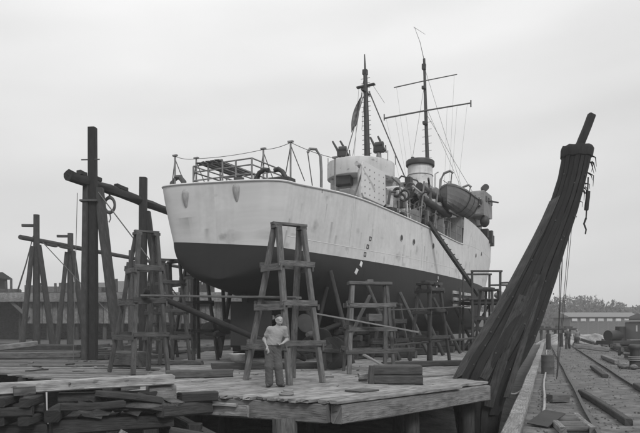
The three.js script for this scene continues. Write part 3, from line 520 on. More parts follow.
{ // limp ensign on the mainmast
  const g = shipThing('ensign', 'limp pale flag hanging from the after mast', 'flag', -0.2, 12.4, 13.2), rings = [], uvs = [];
  for (let i = 0; i <= 12; i++) { const f = i / 12, y = 1.75 - f * 1.5, x = -0.08 - f * 0.28, ring = []; for (let j = 0; j <= 10; j++) { const q = j / 10, w = (0.1 + 0.42 * Math.sin(Math.min(1, f * 1.6 + 0.1) * 1.5)) * (1 - 0.55 * Math.max(0, f - 0.7)); ring.push(V3(x - q * w + 0.04, y - q * (0.3 + 0.2 * f), 0.09 * Math.sin(q * 9 + f * 2))); } for (let j = 10; j >= 0; j--) ring.push(ring[j].clone().add(V3(0, 0, -0.012))); rings.push(ring); uvs.push([f, 0, 1]); }
  mesh('cloth', toCreasedNormals(ringsToGeo(rings, uvs), 1), mat(0.3, { map: dirtMap, side: THREE.DoubleSide }), g); mesh('halyard', pole([V3(0.1, 1.9, 0), V3(-0.08, -0.2, 0)], 0.012, 0.012, { sides: 4 }), wireMat, g);
}
{ // gangway from the deck edge down to the landing
  const g = thing('gangway', 'long narrow dark gangway slanting from the deck edge down to scaffold', 'gangway');
  const a = onShip(3.75, 6.72, 12.4), b = P(8.35, 3.02, 33.6), { t, s, u, len } = frameOf(a, b);
  for (const k of [-0.1, 0.1]) mesh('stringer', beam(a.clone().addScaledVector(s, k), b.clone().addScaledVector(s, k), 0.06, 0.15, { seg: 4 }), darkWood[2], g);
  for (let q = 0.2; q < len - 0.1; q += 0.32) mesh('tread', beam(a.clone().addScaledVector(t, q).addScaledVector(s, -0.12).addScaledVector(u, 0.06), a.clone().addScaledVector(t, q).addScaledVector(s, 0.12).addScaledVector(u, 0.06), 0.2, 0.05, { seg: 1 }), darkWood[3], g);
  settle(g);
}
// ------------------------------------------------------------------ staging trestles
// foot and top are four [x, d] corners going round; boards at the given heights on the given sides
function trestle(label, foot, top, h, levels, mats, { leg = 0.15, brd = 0.17, over = 0.12, y0 = 0, sides = [0, 1, 2, 3], group = 'staging trestles round the stern' } = {}) {
  const g = thing('staging_trestle', label, 'trestle', group), F = foot.map(([x, d]) => P(x, y0 + 0.004, d)), T = top.map(([x, d]) => P(x, h, d));
  F.forEach((f, i) => mesh('leg', beam(f, T[i], leg * 0.75, leg, { up: T[i].clone().sub(T[(i + 1) % 4]).normalize(), seg: 3, warp: 0.012 }), pick(mats), g));
  const mid = F.reduce((a, b) => a.add(b), V3()).multiplyScalar(0.25);
  levels.forEach((y, q) => {
    for (const i of sides) {
      const j = (i + 1) % 4, k = (y - y0) / (h - y0), a = F[i].clone().lerp(T[i], k), b = F[j].clone().lerp(T[j], k), e = b.clone().sub(a).normalize(), out = V3(e.z, 0, -e.x); if (out.dot(a.clone().add(b).multiplyScalar(0.5).sub(mid)) < 0) out.negate(); out.y = 0; out.normalize();
      a.addScaledVector(e, -over * rr(0.6, 1.5)).addScaledVector(out, leg * 0.5 + 0.02); b.addScaledVector(e, over * rr(0.6, 1.5)).addScaledVector(out, leg * 0.5 + 0.02);
      const lift = i % 2 ? brd * 0.3 : -brd * 0.3; a.y += lift; b.y += lift;
      mesh('board', beam(a, b, 0.045, brd * rr(0.85, 1.1), { seg: 2, rag: 0.01 }), pick(mats), g);
    }
  });
  for (const [i, j] of [[0, 1], [2, 3]]) mesh('top_board', beam(T[i].clone().lerp(T[j], -0.12).add(V3(0, 0.05, 0)), T[j].clone().lerp(T[i], -0.12).add(V3(0, 0.05, 0)), 0.2, 0.1, { seg: 2 }), pick(mats), g);
  mesh('ridge_board', beam(T[0].clone().add(T[1]).multiplyScalar(0.5).lerp(T[2].clone().add(T[3]).multiplyScalar(0.5), -0.16).add(V3(0, 0.125, 0)), T[2].clone().add(T[3]).multiplyScalar(0.5).lerp(T[0].clone().add(T[1]).multiplyScalar(0.5), -0.16).add(V3(0, 0.125, 0)), 0.2, 0.07, { seg: 2 }), pick(mats), g);
  return settle(g);
}
const shrink = (foot, k, kz = k) => { const cx = foot.reduce((a, p) => a + p[0], 0) / 4, cd = foot.reduce((a, p) => a + p[1], 0) / 4; return foot.map(([x, d]) => [cx + (x - cx) * k, cd + (d - cd) * kz]); };
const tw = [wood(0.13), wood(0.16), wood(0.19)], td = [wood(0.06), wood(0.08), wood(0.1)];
{
  const f1 = [[-2.02, 17.5], [-0.72, 15.95], [0.06, 16.6], [-1.16, 18.2]];
  trestle('tall wooden trestle with splayed legs that the man leans against', [[-2.02, 17.5], [-0.76, 15.95], [0.06, 16.6], [-0.78, 18.1]], [[-1.22, 16.92], [-1.08, 16.76], [-0.44, 17.16], [-0.56, 17.34]], 4.05, [0.98, 2.02, 3.05], tw, { leg: 0.16, brd: 0.17 });
  const f2 = [[0.88, 19.4], [2.3, 19.9], [2.15, 21.2], [0.75, 20.7]];
  trestle('low square topped trestle behind the heavy timber block', f2, [[1.02, 19.9], [2.12, 20.2], [2.1, 20.6], [1.0, 20.3]], 2.76, [0.72, 1.4, 2.16], tw, { leg: 0.13, brd: 0.14, sides: [0, 2, 3], over: 0.16 });
  const f3 = [[3.4, 24.3], [4.02, 23.2], [4.95, 24.4], [4.3, 25.4]];
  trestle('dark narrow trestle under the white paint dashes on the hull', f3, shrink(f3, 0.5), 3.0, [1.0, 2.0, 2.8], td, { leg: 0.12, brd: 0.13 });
  const f4 = [[6.9, 28.6], [7.6, 27.9], [8.2, 28.5], [7.5, 29.3]];
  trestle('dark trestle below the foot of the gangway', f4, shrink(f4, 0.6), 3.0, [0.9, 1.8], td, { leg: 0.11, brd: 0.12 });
  const fl = [[-6.75, 20.5], [-5.6, 19.2], [-4.75, 20.0], [-5.75, 21.4]];
  trestle('tall weathered trestle beside the tall post frame, long staging plank on it', fl, [[-5.86, 20.4], [-5.72, 20.2], [-5.22, 20.5], [-5.36, 20.7]], 4.35, [1.15, 2.22, 3.25], [wood(0.085), wood(0.105), wood(0.125)], { leg: 0.15, brd: 0.16 });
  const fm = [[-6.3, 27.3], [-5.2, 26.3], [-4.3, 27], [-5.3, 28]];
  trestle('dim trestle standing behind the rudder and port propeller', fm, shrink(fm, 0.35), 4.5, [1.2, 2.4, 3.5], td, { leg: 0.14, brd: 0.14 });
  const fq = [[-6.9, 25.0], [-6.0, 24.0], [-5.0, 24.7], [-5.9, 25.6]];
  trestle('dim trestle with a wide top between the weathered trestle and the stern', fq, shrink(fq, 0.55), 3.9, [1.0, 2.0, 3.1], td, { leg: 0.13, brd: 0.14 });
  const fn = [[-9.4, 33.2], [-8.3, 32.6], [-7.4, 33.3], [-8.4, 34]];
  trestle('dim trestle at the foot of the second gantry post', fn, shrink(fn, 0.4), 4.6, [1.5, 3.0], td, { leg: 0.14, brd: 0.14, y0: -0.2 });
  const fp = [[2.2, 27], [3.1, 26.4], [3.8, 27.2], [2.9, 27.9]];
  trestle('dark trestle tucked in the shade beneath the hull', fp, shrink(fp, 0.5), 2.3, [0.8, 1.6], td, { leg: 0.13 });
}
function lone(name, geo, m, label, category, group) { const o = mesh(name, geo, m); return tag(o, label, category, group); }
lone('staging_plank', beam(P(-5.45, 2.41, 19.75), P(-0.55, 2.21, 16.5), 0.26, 0.06, { seg: 6, warp: 0.02 }), midWood[2], 'long staging plank spanning from the left trestle to the tall trestle', 'plank');
lone('staging_plank', beam(P(-0.1, 1.84, 19.55), P(3.0, 1.28, 19.55), 0.2, 0.05, { seg: 4 }), paleWood[1], 'pale plank laid slanting through the low trestle', 'plank');
lone('staging_plank', beam(P(1.3, 0.62, 18.9), P(2.35, 0.03, 18.2), 0.16, 0.045), paleWood[0], 'short pale plank propped behind the timber block', 'plank');
lone('staging_plank', beam(P(2.6, 0.03, 18.3), P(3.9, 0.03, 19.0), 0.2, 0.045), paleWood[1], 'short pale plank lying flat near the planked prow', 'plank');
lone('leaning_log', pole(split(P(-5.75, 2.62, 20.9), P(-0.6, 0.15, 25.4), 6), 0.1, 0.12, { rough: 0.05, sides: 9 }), tarWood[1], 'dark tarred log slanting down behind the rudder', 'log');
{ // three pale boards stacked on brackets against the hull
  for (let k = 0; k < 3; k++) { const a = onShip(4.35, 3.25 - k * 0.36, 14.9), b = onShip(4.35, 3.25 - k * 0.36, 19.3); lone('stacked_board', beam(a, b, 0.07, 0.17, { seg: 3 }), mat(0.62, { map: woodMap }), ['uppermost of three pale boards hung along the hull', 'middle of three pale boards hung along the hull', 'lowest of three pale boards hung along the hull'][k], 'board', 'pale boards along the hull'); }
  for (const s of [15.6, 18.6]) { const g = thing('board_bracket', 'upright post carrying the three pale boards', 'post', 'posts that carry the pale boards'); const a = onShip(4.52, 0, s), b = onShip(4.52, 3.5, s); mesh('post', beam(a, b, 0.12, 0.12), td[1], g); for (let k = 0; k < 3; k++) mesh('peg', beam(onShip(4.2, 3.14 - k * 0.36, s), onShip(4.55, 3.14 - k * 0.36, s), 0.06, 0.05, { seg: 1 }), td[0], g); settle(g); }
}
{ // scaffold landing at the foot of the gangway
  const g = thing('scaffold', 'scaffold landing with pipe guard rails at the foot of the gangway', 'scaffold');
  const X = [7.9, 9.35, 10.3], D = [33.2, 35.3];
  for (const x of X) for (const d of D) mesh('post', beam(P(x, 0, d), P(x, x === X[2] ? 3.72 : 4.3, d), 0.11, 0.11), td[1], g);
  for (const d of D) { mesh('rail', beam(P(X[0] - 0.1, 4.27, d - 0.07), P(X[1] + 0.1, 4.27, d - 0.07), 0.07, 0.1), td[1], g); mesh('rail', beam(P(X[1], 3.66, d - 0.07), P(X[2] + 0.1, 3.66, d - 0.07), 0.07, 0.1), td[1], g); mesh('ledger', beam(P(X[0] - 0.1, 2.68, d + 0.1), P(X[2] + 0.2, 2.68, d + 0.1), 0.08, 0.2), td[0], g); mesh('brace', beam(P(X[0], 0.1, d + 0.1), P(X[1], 2.6, d + 0.1), 0.05, 0.12), td[0], g); mesh('brace', beam(P(X[1], 0.1, d + 0.14), P(X[2], 2.6, d + 0.14), 0.05, 0.12), td[0], g); mesh('ledger', beam(P(X[0], 1.3, d + 0.16), P(X[2], 1.3, d + 0.16), 0.06, 0.16), td[0], g); }
  for (let k = 0; k < 8; k++) mesh('plank', beam(P(X[0] - 0.2, 2.82, D[0] + 0.05 + k * 0.28), P(X[2] + 0.3, 2.82, D[0] + 0.05 + k * 0.28), 0.25, 0.06), pick(td), g);
  settle(g);
  const t = thing('canvas_bundle', 'pale canvas bundle lying on the scaffold landing', 'bundle'); const b = mesh('bundle', new THREE.SphereGeometry(1, 14, 10), canvasMat, t); b.scale.set(0.32, 0.2, 0.3); b.position.set(9.5, 3.05, -33.8); settle(t);
}
// ------------------------------------------------------------------ keel blocks, bilge cribs, shores
function bottomAt(s, l) { let y = keelY(s); while (hullW(s, y, 1) < l && y < 6) y += 0.02; return y; }
for (let s = 5.4; s < 24; s += 1.55) {
  const g = thing('keel_block', 'stack of heavy timbers carrying the keel of the ship', 'keel block', 'keel blocks under the ship');
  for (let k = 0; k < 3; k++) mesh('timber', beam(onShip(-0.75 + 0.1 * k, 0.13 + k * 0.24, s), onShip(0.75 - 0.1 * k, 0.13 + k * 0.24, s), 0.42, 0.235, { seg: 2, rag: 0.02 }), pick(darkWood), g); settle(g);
}
for (const [s, l] of [[6.4, 2.2], [9.2, 2.5], [12.2, 2.6], [15.4, 2.6], [18.4, 2.5], ...[5.6, 7.4, 9.2, 11, 12.8, 14.6, 16.4, 18.2, 20].map((q) => [q, -2.5])]) {
  const h = bottomAt(s, Math.abs(l) - 0.6), n = Math.max(2, Math.round(h / 0.27)), q = h / n, g = thing('bilge_crib', l > 0 ? 'crossed timber crib packed up under the starboard bilge of the hull' : 'crossed timber crib packed up under the port bilge beyond the keel', 'timber crib', l > 0 ? 'starboard bilge cribs' : 'port bilge cribs');
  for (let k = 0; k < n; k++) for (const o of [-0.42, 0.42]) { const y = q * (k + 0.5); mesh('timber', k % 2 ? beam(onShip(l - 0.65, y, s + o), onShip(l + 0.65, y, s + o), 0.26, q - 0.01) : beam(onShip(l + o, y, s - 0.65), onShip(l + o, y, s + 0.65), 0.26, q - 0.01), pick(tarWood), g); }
  settle(g);
}
for (const [s, y, o] of [[3.2, 3.6, 1.0], [6.0, 3.2, 1.5], [9.0, 3.0, 1.5], [11.0, 2.9, 1.4], [13.4, 2.9, 1.5], [16.6, 2.9, 1.5], [20.2, 2.9, 1.4]]) {
  const top = hullP(s, y, 1, 0.09); top.copy(onShip(top.x, top.y, -top.z)); const w = hullW(s, y, 1), foot = onShip(w + o, 0.02, s + 0.1);
  lone('shore_post', pole(split(foot, top, 4), 0.09, 0.08, { rough: 0.05 }), pick(td), 'round shore leaning in to prop the starboard side of the hull', 'shore', 'shores along the starboard side');
}
for (const [s, o] of [[4.5, 0.8], [9, 1.2], [14, 1.2]]) { const top = hullP(s, 3.3, -1, 0.09); top.copy(onShip(top.x, top.y, -top.z)); lone('shore_post', pole(split(onShip(-hullW(s, 3.3, -1) - o, 0.02, s), top, 4), 0.12, 0.1, { rough: 0.05 }), pick(td), 'round shore leaning in to prop the port side of the hull', 'shore', 'shores along the port side'); }
{ // dark spread of timber staging under the far side, seen through the blocks
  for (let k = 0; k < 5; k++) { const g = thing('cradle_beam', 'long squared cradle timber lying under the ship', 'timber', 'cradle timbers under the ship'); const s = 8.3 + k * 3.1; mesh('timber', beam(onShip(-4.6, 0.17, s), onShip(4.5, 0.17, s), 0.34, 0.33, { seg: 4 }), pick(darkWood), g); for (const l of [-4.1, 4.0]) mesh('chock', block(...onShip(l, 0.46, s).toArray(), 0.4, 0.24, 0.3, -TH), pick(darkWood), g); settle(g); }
}
// loose things on the platform
{
  const g = thing('timber_block', 'heavy dark block of squared timbers lying near the platform edge', 'timber block');
  for (let k = 0; k < 2; k++) for (let j = 0; j < 2; j++) mesh('baulk', beam(P(1.36 + 0.03 * k, 0.125 + k * 0.235, 16.32 + j * 0.3), P(2.6 - 0.02 * k, 0.125 + k * 0.235, 16.2 + j * 0.3), 0.29, 0.23, { seg: 3, rag: 0.02 }), pick([wood(0.09), wood(0.12)]), g);
  mesh('end_baulk', beam(P(1.31, 0.008, 16.3), P(1.31, 0.47, 16.3), 0.14, 0.3), wood(0.1), g);
  settle(g);
  const st = mesh('stone', beam(V3(-0.1, 0, 0), V3(0.12, 0.02, 0), 0.2, 0.24, { seg: 2, rag: 0.04, warp: 0.02, cham: 0.3 }), mat(0.3, { map: dirtMap })); st.position.set(1.14, 0.13, -17.0); tag(st, 'pale stone standing at the end of the timber block', 'stone');
  lone('wooden_box', block(1.68, 1.73, -20.0, 0.42, 0.24, 0.34, 0.2), midWood[1], 'small wooden box resting on the low trestle', 'box').position.y = 0;
  lone('hatch_board', block(0.95, 0.025, -14.5, 0.62, 0.035, 0.5, 0.8), midWood[0], 'dark square of board lying on the platform', 'board');
  const rl = thing('cable_reel', 'dark wooden cable reel standing behind the tall trestle', 'cable reel');
  for (const k of [-0.25, 0.25]) mesh('flange', pole([P(0.5 + k * 0.4, 0.56, 21.6 + k), P(0.52 + k * 0.4, 0.56, 21.65 + k)], 0.55, 0.55, { sides: 22 }), td[0], rl); mesh('barrel', pole([P(0.4, 0.56, 21.35), P(0.6, 0.56, 21.9)], 0.3, 0.3, { sides: 14 }), rustSteel, rl); settle(rl);
  const rope = thing('rope_coil', 'small coil of rope at the splintered front edge of the platform', 'rope'); for (let k = 0; k < 3; k++) { const r = mesh('turn', new THREE.TorusGeometry(0.14 - k * 0.025, 0.025, 6, 18), ropeMat, rope); r.rotation.x = Math.PI / 2; r.position.set(-0.72 + k * 0.02, 0.035 + k * 0.035, -13.72); } settle(rope);
  // splinters and scraps of wood strewn about
  for (let k = 0; k < 46; k++) { const x = rr(-3.4, 3.6), d = rr(14.6, 24), y = 0.022, a = rr(0, 6), l = rr(0.06, 0.34); if (d < 13.6 + Math.max(0, x) || x > 3.2) continue; lone('wood_scrap', beam(P(x, y, d), P(x + Math.cos(a) * l, y, d + Math.sin(a) * l), rr(0.03, 0.08), 0.03, { seg: 1, rag: 0.02 }), pick([...paleWood, midWood[0]]), 'splinter of scrap wood lying loose on the platform boards', 'wood scrap', 'scraps on the platform'); }
}
// ------------------------------------------------------------------ post frames on the left
{
  const g = thing('timber_gantry', 'tall timber gantry with thick crossbeam reaching behind the stern, ring hung from it', 'gantry');
  const along = (k, y) => P(-10.06 + 1.16 * k, y, 28 + 4.2 * k);
  mesh('post', beam(P(-9.93, -0.3, 28), P(-9.97, 10.15, 28.1), 0.34, 0.36, { seg: 6, warp: 0.02 }), tarWood[0], g);
  mesh('post', beam(P(-10.24, -0.3, 27.9), P(-10.22, 7.9, 28), 0.24, 0.34, { seg: 6, warp: 0.02 }), tarWood[3], g);
  mesh('brace', beam(P(-8.62, -0.25, 27.7), P(-9.75, 7.5, 28.2), 0.36, 0.4, { seg: 5, warp: 0.02 }), tarWood[3], g);
  mesh('post', beam(along(1, -0.3), along(1.0, 8.9), 0.36, 0.38, { seg: 5, warp: 0.02 }), tarWood[1], g);
  mesh('brace', beam(P(-7.7, -0.2, 32.4), P(-8.72, 7.2, 32.3), 0.3, 0.34, { seg: 5 }), tarWood[1], g);
  mesh('post', beam(along(2.3, -0.3), along(2.3, 8.4), 0.36, 0.38, { seg: 5, warp: 0.02 }), tarWood[1], g);
  const o = V3(-0.28, 0, 0.4);
  mesh('crossbeam', pole(split(along(-0.19, 7.78), along(2.6, 7.7), 16).map((p) => p.add(o).add(V3(0, rr(-0.03, 0.03), 0))), 0.24, 0.21, { rough: 0.17, sides: 9 }), tarWood[0], g);
  for (const [k, l] of [[0.18, 0.14], [0.62, 0.2], [-0.02, 0.1]]) mesh('packing_block', beam(along(k, 8.06).add(o), along(k + l, 8.04).add(o), 0.24, 0.2, { rag: 0.03 }), tarWood[1], g);
  for (const y of [6.9]) mesh('iron_strap', block(-10.06, y, -27.98, 0.74, 0.08, 0.46), rustSteel, g);
  for (const y of [8.7]) mesh('bolt', pole([P(-10.42, y, 27.95), P(-9.62, y + 0.02, 27.95)], 0.03, 0.03, { sides: 5 }), rustSteel, g);
  settle(g);
  const r = thing('iron_ring', 'iron ring hanging from the gantry crossbeam with a hook below it', 'ring'), c = along(0.5, 7.05).add(o);
  const t = mesh('ring', new THREE.TorusGeometry(0.3, 0.075, 9, 26), rustSteel, r); t.position.copy(c); t.scale.set(0.8, 1.15, 1);
  mesh('hanger', pole([c.clone().add(V3(0, 0.6, 0)), c.clone().add(V3(0, 0.3, 0))], 0.05, 0.05), rustSteel, r);
  mesh('hook', pole([c.clone().add(V3(0, -0.33, 0)), c.clone().add(V3(0.05, -0.62, 0)), c.clone().add(V3(-0.02, -0.8, 0)), c.clone().add(V3(-0.12, -0.72, 0)), c.clone().add(V3(-0.1, -1.0, 0))], 0.03, 0.02, { sides: 5 }), rustSteel, r); settle(r);
  lone('guy_wire', wire(P(-9.7, 7.3, 28.0), P(-6.0, 2.75, 26.8), 0.028), wireMat, 'thin guy wire slanting down from the gantry post', 'wire');
  lone('guy_wire', wire(P(-10.5, 7.2, 27.7), P(-10.6, -0.1, 27.5), 0.014), wireMat, 'hanging wire beside the tall double gantry post', 'wire');
}
{
  const g = thing('post_row', 'row of smaller post frames with a long thin crossbeam, beyond the gantry', 'post frame');
  const X = (d) => -18.6 + 0.285 * (d - 42);
  [[42, 8.7], [45.3, 7.95], [52.7, 7.6], [57.5, 7.4], [62, 7.3]].forEach(([d, h], i) => {
    const x = X(d); mesh('post', pole(split(P(x, -0.3, d), P(x, h, d), 4), 0.26, 0.2, { rough: 0.04 }), darkWood[1 + i % 3], g);
    mesh('brace', pole(split(P(x - 0.85, -0.3, d - 0.3), P(x - 0.14, 6.6, d - 0.28), 3), 0.2, 0.15, { rough: 0.04 }), darkWood[2], g);
    mesh('brace', pole(split(P(x + 1.05, -0.3, d + 0.2), P(x + 0.2, 6.7, d - 0.1), 3), 0.22, 0.17, { rough: 0.04 }), darkWood[1], g);
  });
  mesh('crossbeam', pole(split(P(X(41.1) - 0.3, 7.08, 40.9), P(X(64) - 0.2, 6.95, 64), 10), 0.16, 0.15, { rough: 0.06 }), darkWood[1], g);
  for (const [d, y] of [[42, 8.0], [45.3, 7.75]]) mesh('outrigger', beam(P(X(d) - 0.95, y, d), P(X(d) + 0.1, y, d), 0.16, 0.18), darkWood[2], g);
  for (const d of [42.6, 44]) mesh('packing_block', beam(P(X(d) + 0.2, 6.85, d), P(X(d) + 0.5, 6.82, d + 0.9), 0.2, 0.16), darkWood[1], g);
  settle(g);
  lone('guy_wire', wire(P(-18.2, 6.9, 42), P(-14.3, 2.2, 43.5), 0.03), wireMat, 'guy wire slanting from the foremost small post', 'wire');
}
// ------------------------------------------------------------------ the upswept planked prow
{
  const tabL = table([[-1.95, 3.95], [-0.75, 3.78], [0.04, 3.86], [1.0, 4.39], [2.2, 5.12], [3.36, 5.74], [4.17, 6.16], [5.02, 6.55], [5.86, 6.81], [6.42, 6.89]]);
  const tabR = table([[-1.95, 5.0], [-0.75, 5.2], [0.04, 5.52], [1.0, 6.06], [2.2, 6.5], [3.36, 6.86], [4.17, 7.11], [5.02, 7.37], [5.86, 7.59], [6.42, 7.70]]);
  const g = thing('planked_prow', 'tall dark upswept prow of tarred planks leaning over the quay edge', 'prow');
  const D0 = 18.15, at = (q, y, k) => { const a = (tabR(y) - tabL(y)) / 2, c = (tabR(y) + tabL(y)) / 2, dz = 0.42 * a + 0.18; return P(c + Math.cos(q) * a * k, y, D0 - Math.sin(q) * dz * k); };
  const N = 19;
  for (let i = 0; i < N; i++) {
    const q0 = i / N * TAU, q1 = (i + 1) / N * TAU - rr(0.02, 0.05), out = rr(0.97, 1.045), lo = -1.9 + (Math.sin(q0) > 0 ? rr(0, 1.1) : 0), rings = [], uvs = [], v0 = rr(0, 8), top = 6.3 - rr(0, 0.05);
    for (let k = 0; k <= 14; k++) { const y = lo + (top - lo) * k / 14, wob = 1 + 0.014 * Math.sin(k * 1.7 + i * 2.3) + 0.008 * Math.sin(k * 4.1 + i); rings.push([at(q0, y, out * wob), at((q0 + q1) / 2, y, out * wob * 1.004), at(q1, y, out * wob), at(q1, y, out * wob - 0.06), at(q0, y, out * wob - 0.06)]); uvs.push([y / 2, v0, 0.7]); }
    mesh('plank', toCreasedNormals(ringsToGeo(rings, uvs), 0.5), tarWood[Math.floor(rnd() * 4)], g);
  }
  { const rings = [], uvs = []; for (let k = 0; k <= 14; k++) { const y = -1.9 + 8.2 * k / 14, r = []; for (let j = 0; j < 16; j++) r.push(at(j / 16 * TAU, y, 0.9)); rings.push(r); uvs.push([y, 0, 2]); } mesh('core', toCreasedNormals(ringsToGeo(rings, uvs), 0.8), tarWood[0], g); }
  // edge timber that rises from the platform along the outer side
  { const pts = []; for (let k = 0; k <= 10; k++) { const y = 0.06 + k * 0.5; pts.push(P(tabL(y) + 0.02, y, D0 - 0.2)); } for (let k = 0; k < 10; k += 1) {} const rings = [], uvs = []; pts.forEach((p, k) => { const w = 0.2 - 0.006 * k, a = V3(w * 0.86, w * 0.5, 0), b = V3(0, 0, 0.09); rings.push([p.clone().sub(a).sub(b), p.clone().add(a).sub(b), p.clone().add(a).add(b), p.clone().sub(a).add(b)].reverse()); uvs.push([k * 0.28, 0, 1]); }); mesh('edge_timber', toCreasedNormals(ringsToGeo(rings, uvs), 0.5), wood(0.085), g); }
  // loose boards nailed over the lower flank, leaning with it
  for (const [a, b, w] of [[[4.5, 0.02, 17.62], [5.62, 2.3, 17.68], 0.24], [[4.85, 0.0, 17.6], [6.0, 2.9, 17.7], 0.2], [[4.62, -0.75, 17.55], [5.0, 0.55, 17.56], 0.26], [[5.1, -0.5, 17.55], [6.35, 3.4, 17.78], 0.16], [[5.35, 0.3, 17.62], [6.75, 4.6, 17.82], 0.14]]) mesh('patch_board', beam(P(...a), P(...b), w, 0.05, { up: V3(0, 0.1, 1), seg: 5, warp: 0.02, rag: 0.04 }), pick([tarWood[3], tarWood[2], wood(0.09)]), g);
  for (let i = 0; i < 40; i++) { const y = rr(-0.2, 6), q = rr(0.2, 2.9), p = at(q, y, 1.045), n = at(q, y, 1.08); mesh('bolt_head', pole([p, n], 0.026, 0.02, { sides: 6 }), rustSteel, g); }
  // cap and stub post
  const cap = []; const cu = []; for (const [y, k] of [[6.22, 1.0], [6.26, 1.1], [6.48, 1.12], [6.56, 1.02]]) { const r = []; for (let j = 0; j < 18; j++) r.push(at(j / 18 * TAU, Math.min(y, 6.42), k).setY(y + 0.02 * Math.sin(j * 3))); cap.push(r); cu.push([y, 0, 3]); } mesh('cap', toCreasedNormals(ringsToGeo(cap, cu), 0.6), tarWood[0], g);
  mesh('stub_post', beam(P(7.28, 6.4, 18.1), P(7.68, 7.45, 18.1), 0.2, 0.2, { seg: 3, rag: 0.02, warp: 0.01 }), tarWood[1], g);
  for (let k = 0; k < 13; k++) { const y = rr(5.0, 6.45), x = tabR(Math.min(y, 6.42)) + rr(-0.02, 0.03), d = D0 + rr(-0.2, 0.15); mesh('frayed_strand', pole([P(x, y, d), P(x + rr(0.05, 0.14), y - rr(0.02, 0.1), d), P(x + rr(0.04, 0.17), y - rr(0.12, 0.42), d)], rr(0.015, 0.035), 0.006, { sides: 4 }), tarWood[1], g); }
  settle(g);
  const r = thing('hanging_block', 'frayed rope and wooden block hanging from the head of the planked prow', 'rope');
  mesh('rope', pole([P(7.52, 5.65, 17.95), P(7.5, 5.2, 17.95), P(7.46, 4.5, 17.95)], 0.02, 0.02, { sides: 5 }), tarWood[2], r); mesh('block', beam(P(7.5, 5.25, 17.93), P(7.47, 4.72, 17.93), 0.1, 0.09), tarWood[1], r); mesh('rope', pole([P(7.46, 4.5, 17.95), P(7.40, 4.34, 17.95), P(7.46, 4.18, 17.95), P(7.44, 4.05, 17.95)], 0.03, 0.02, { sides: 5 }), tarWood[2], r); settle(r);
  for (const [a, b, dr, w] of [[P(7.0, 4.2, 18.4), P(8.5, -0.45, 23), 0, 0.014], [P(6.95, 3.9, 18.5), P(8.9, -0.45, 24), 0.05, 0.012], [P(7.2, 4.6, 18.4), P(10.2, -0.45, 27.5), 0, 0.01], [P(7.25, 4.5, 18.4), P(9.2, -0.5, 24.8), 0.1, 0.009]]) lone('stay_rope', wire(a, b, w, dr), wireMat, 'thin rope hanging from the prow down to the quay', 'rope', 'ropes from the prow to the quay');
  lone('mooring_rope', pole(sagged(P(5.15, -0.35, 17.55), P(8.2, -0.25, 24.8), 0.35, 12), 0.035, 0.035, { sides: 6 }), ropeMat, 'slack mooring rope looping from the foot of the prow to the quay', 'rope');
}
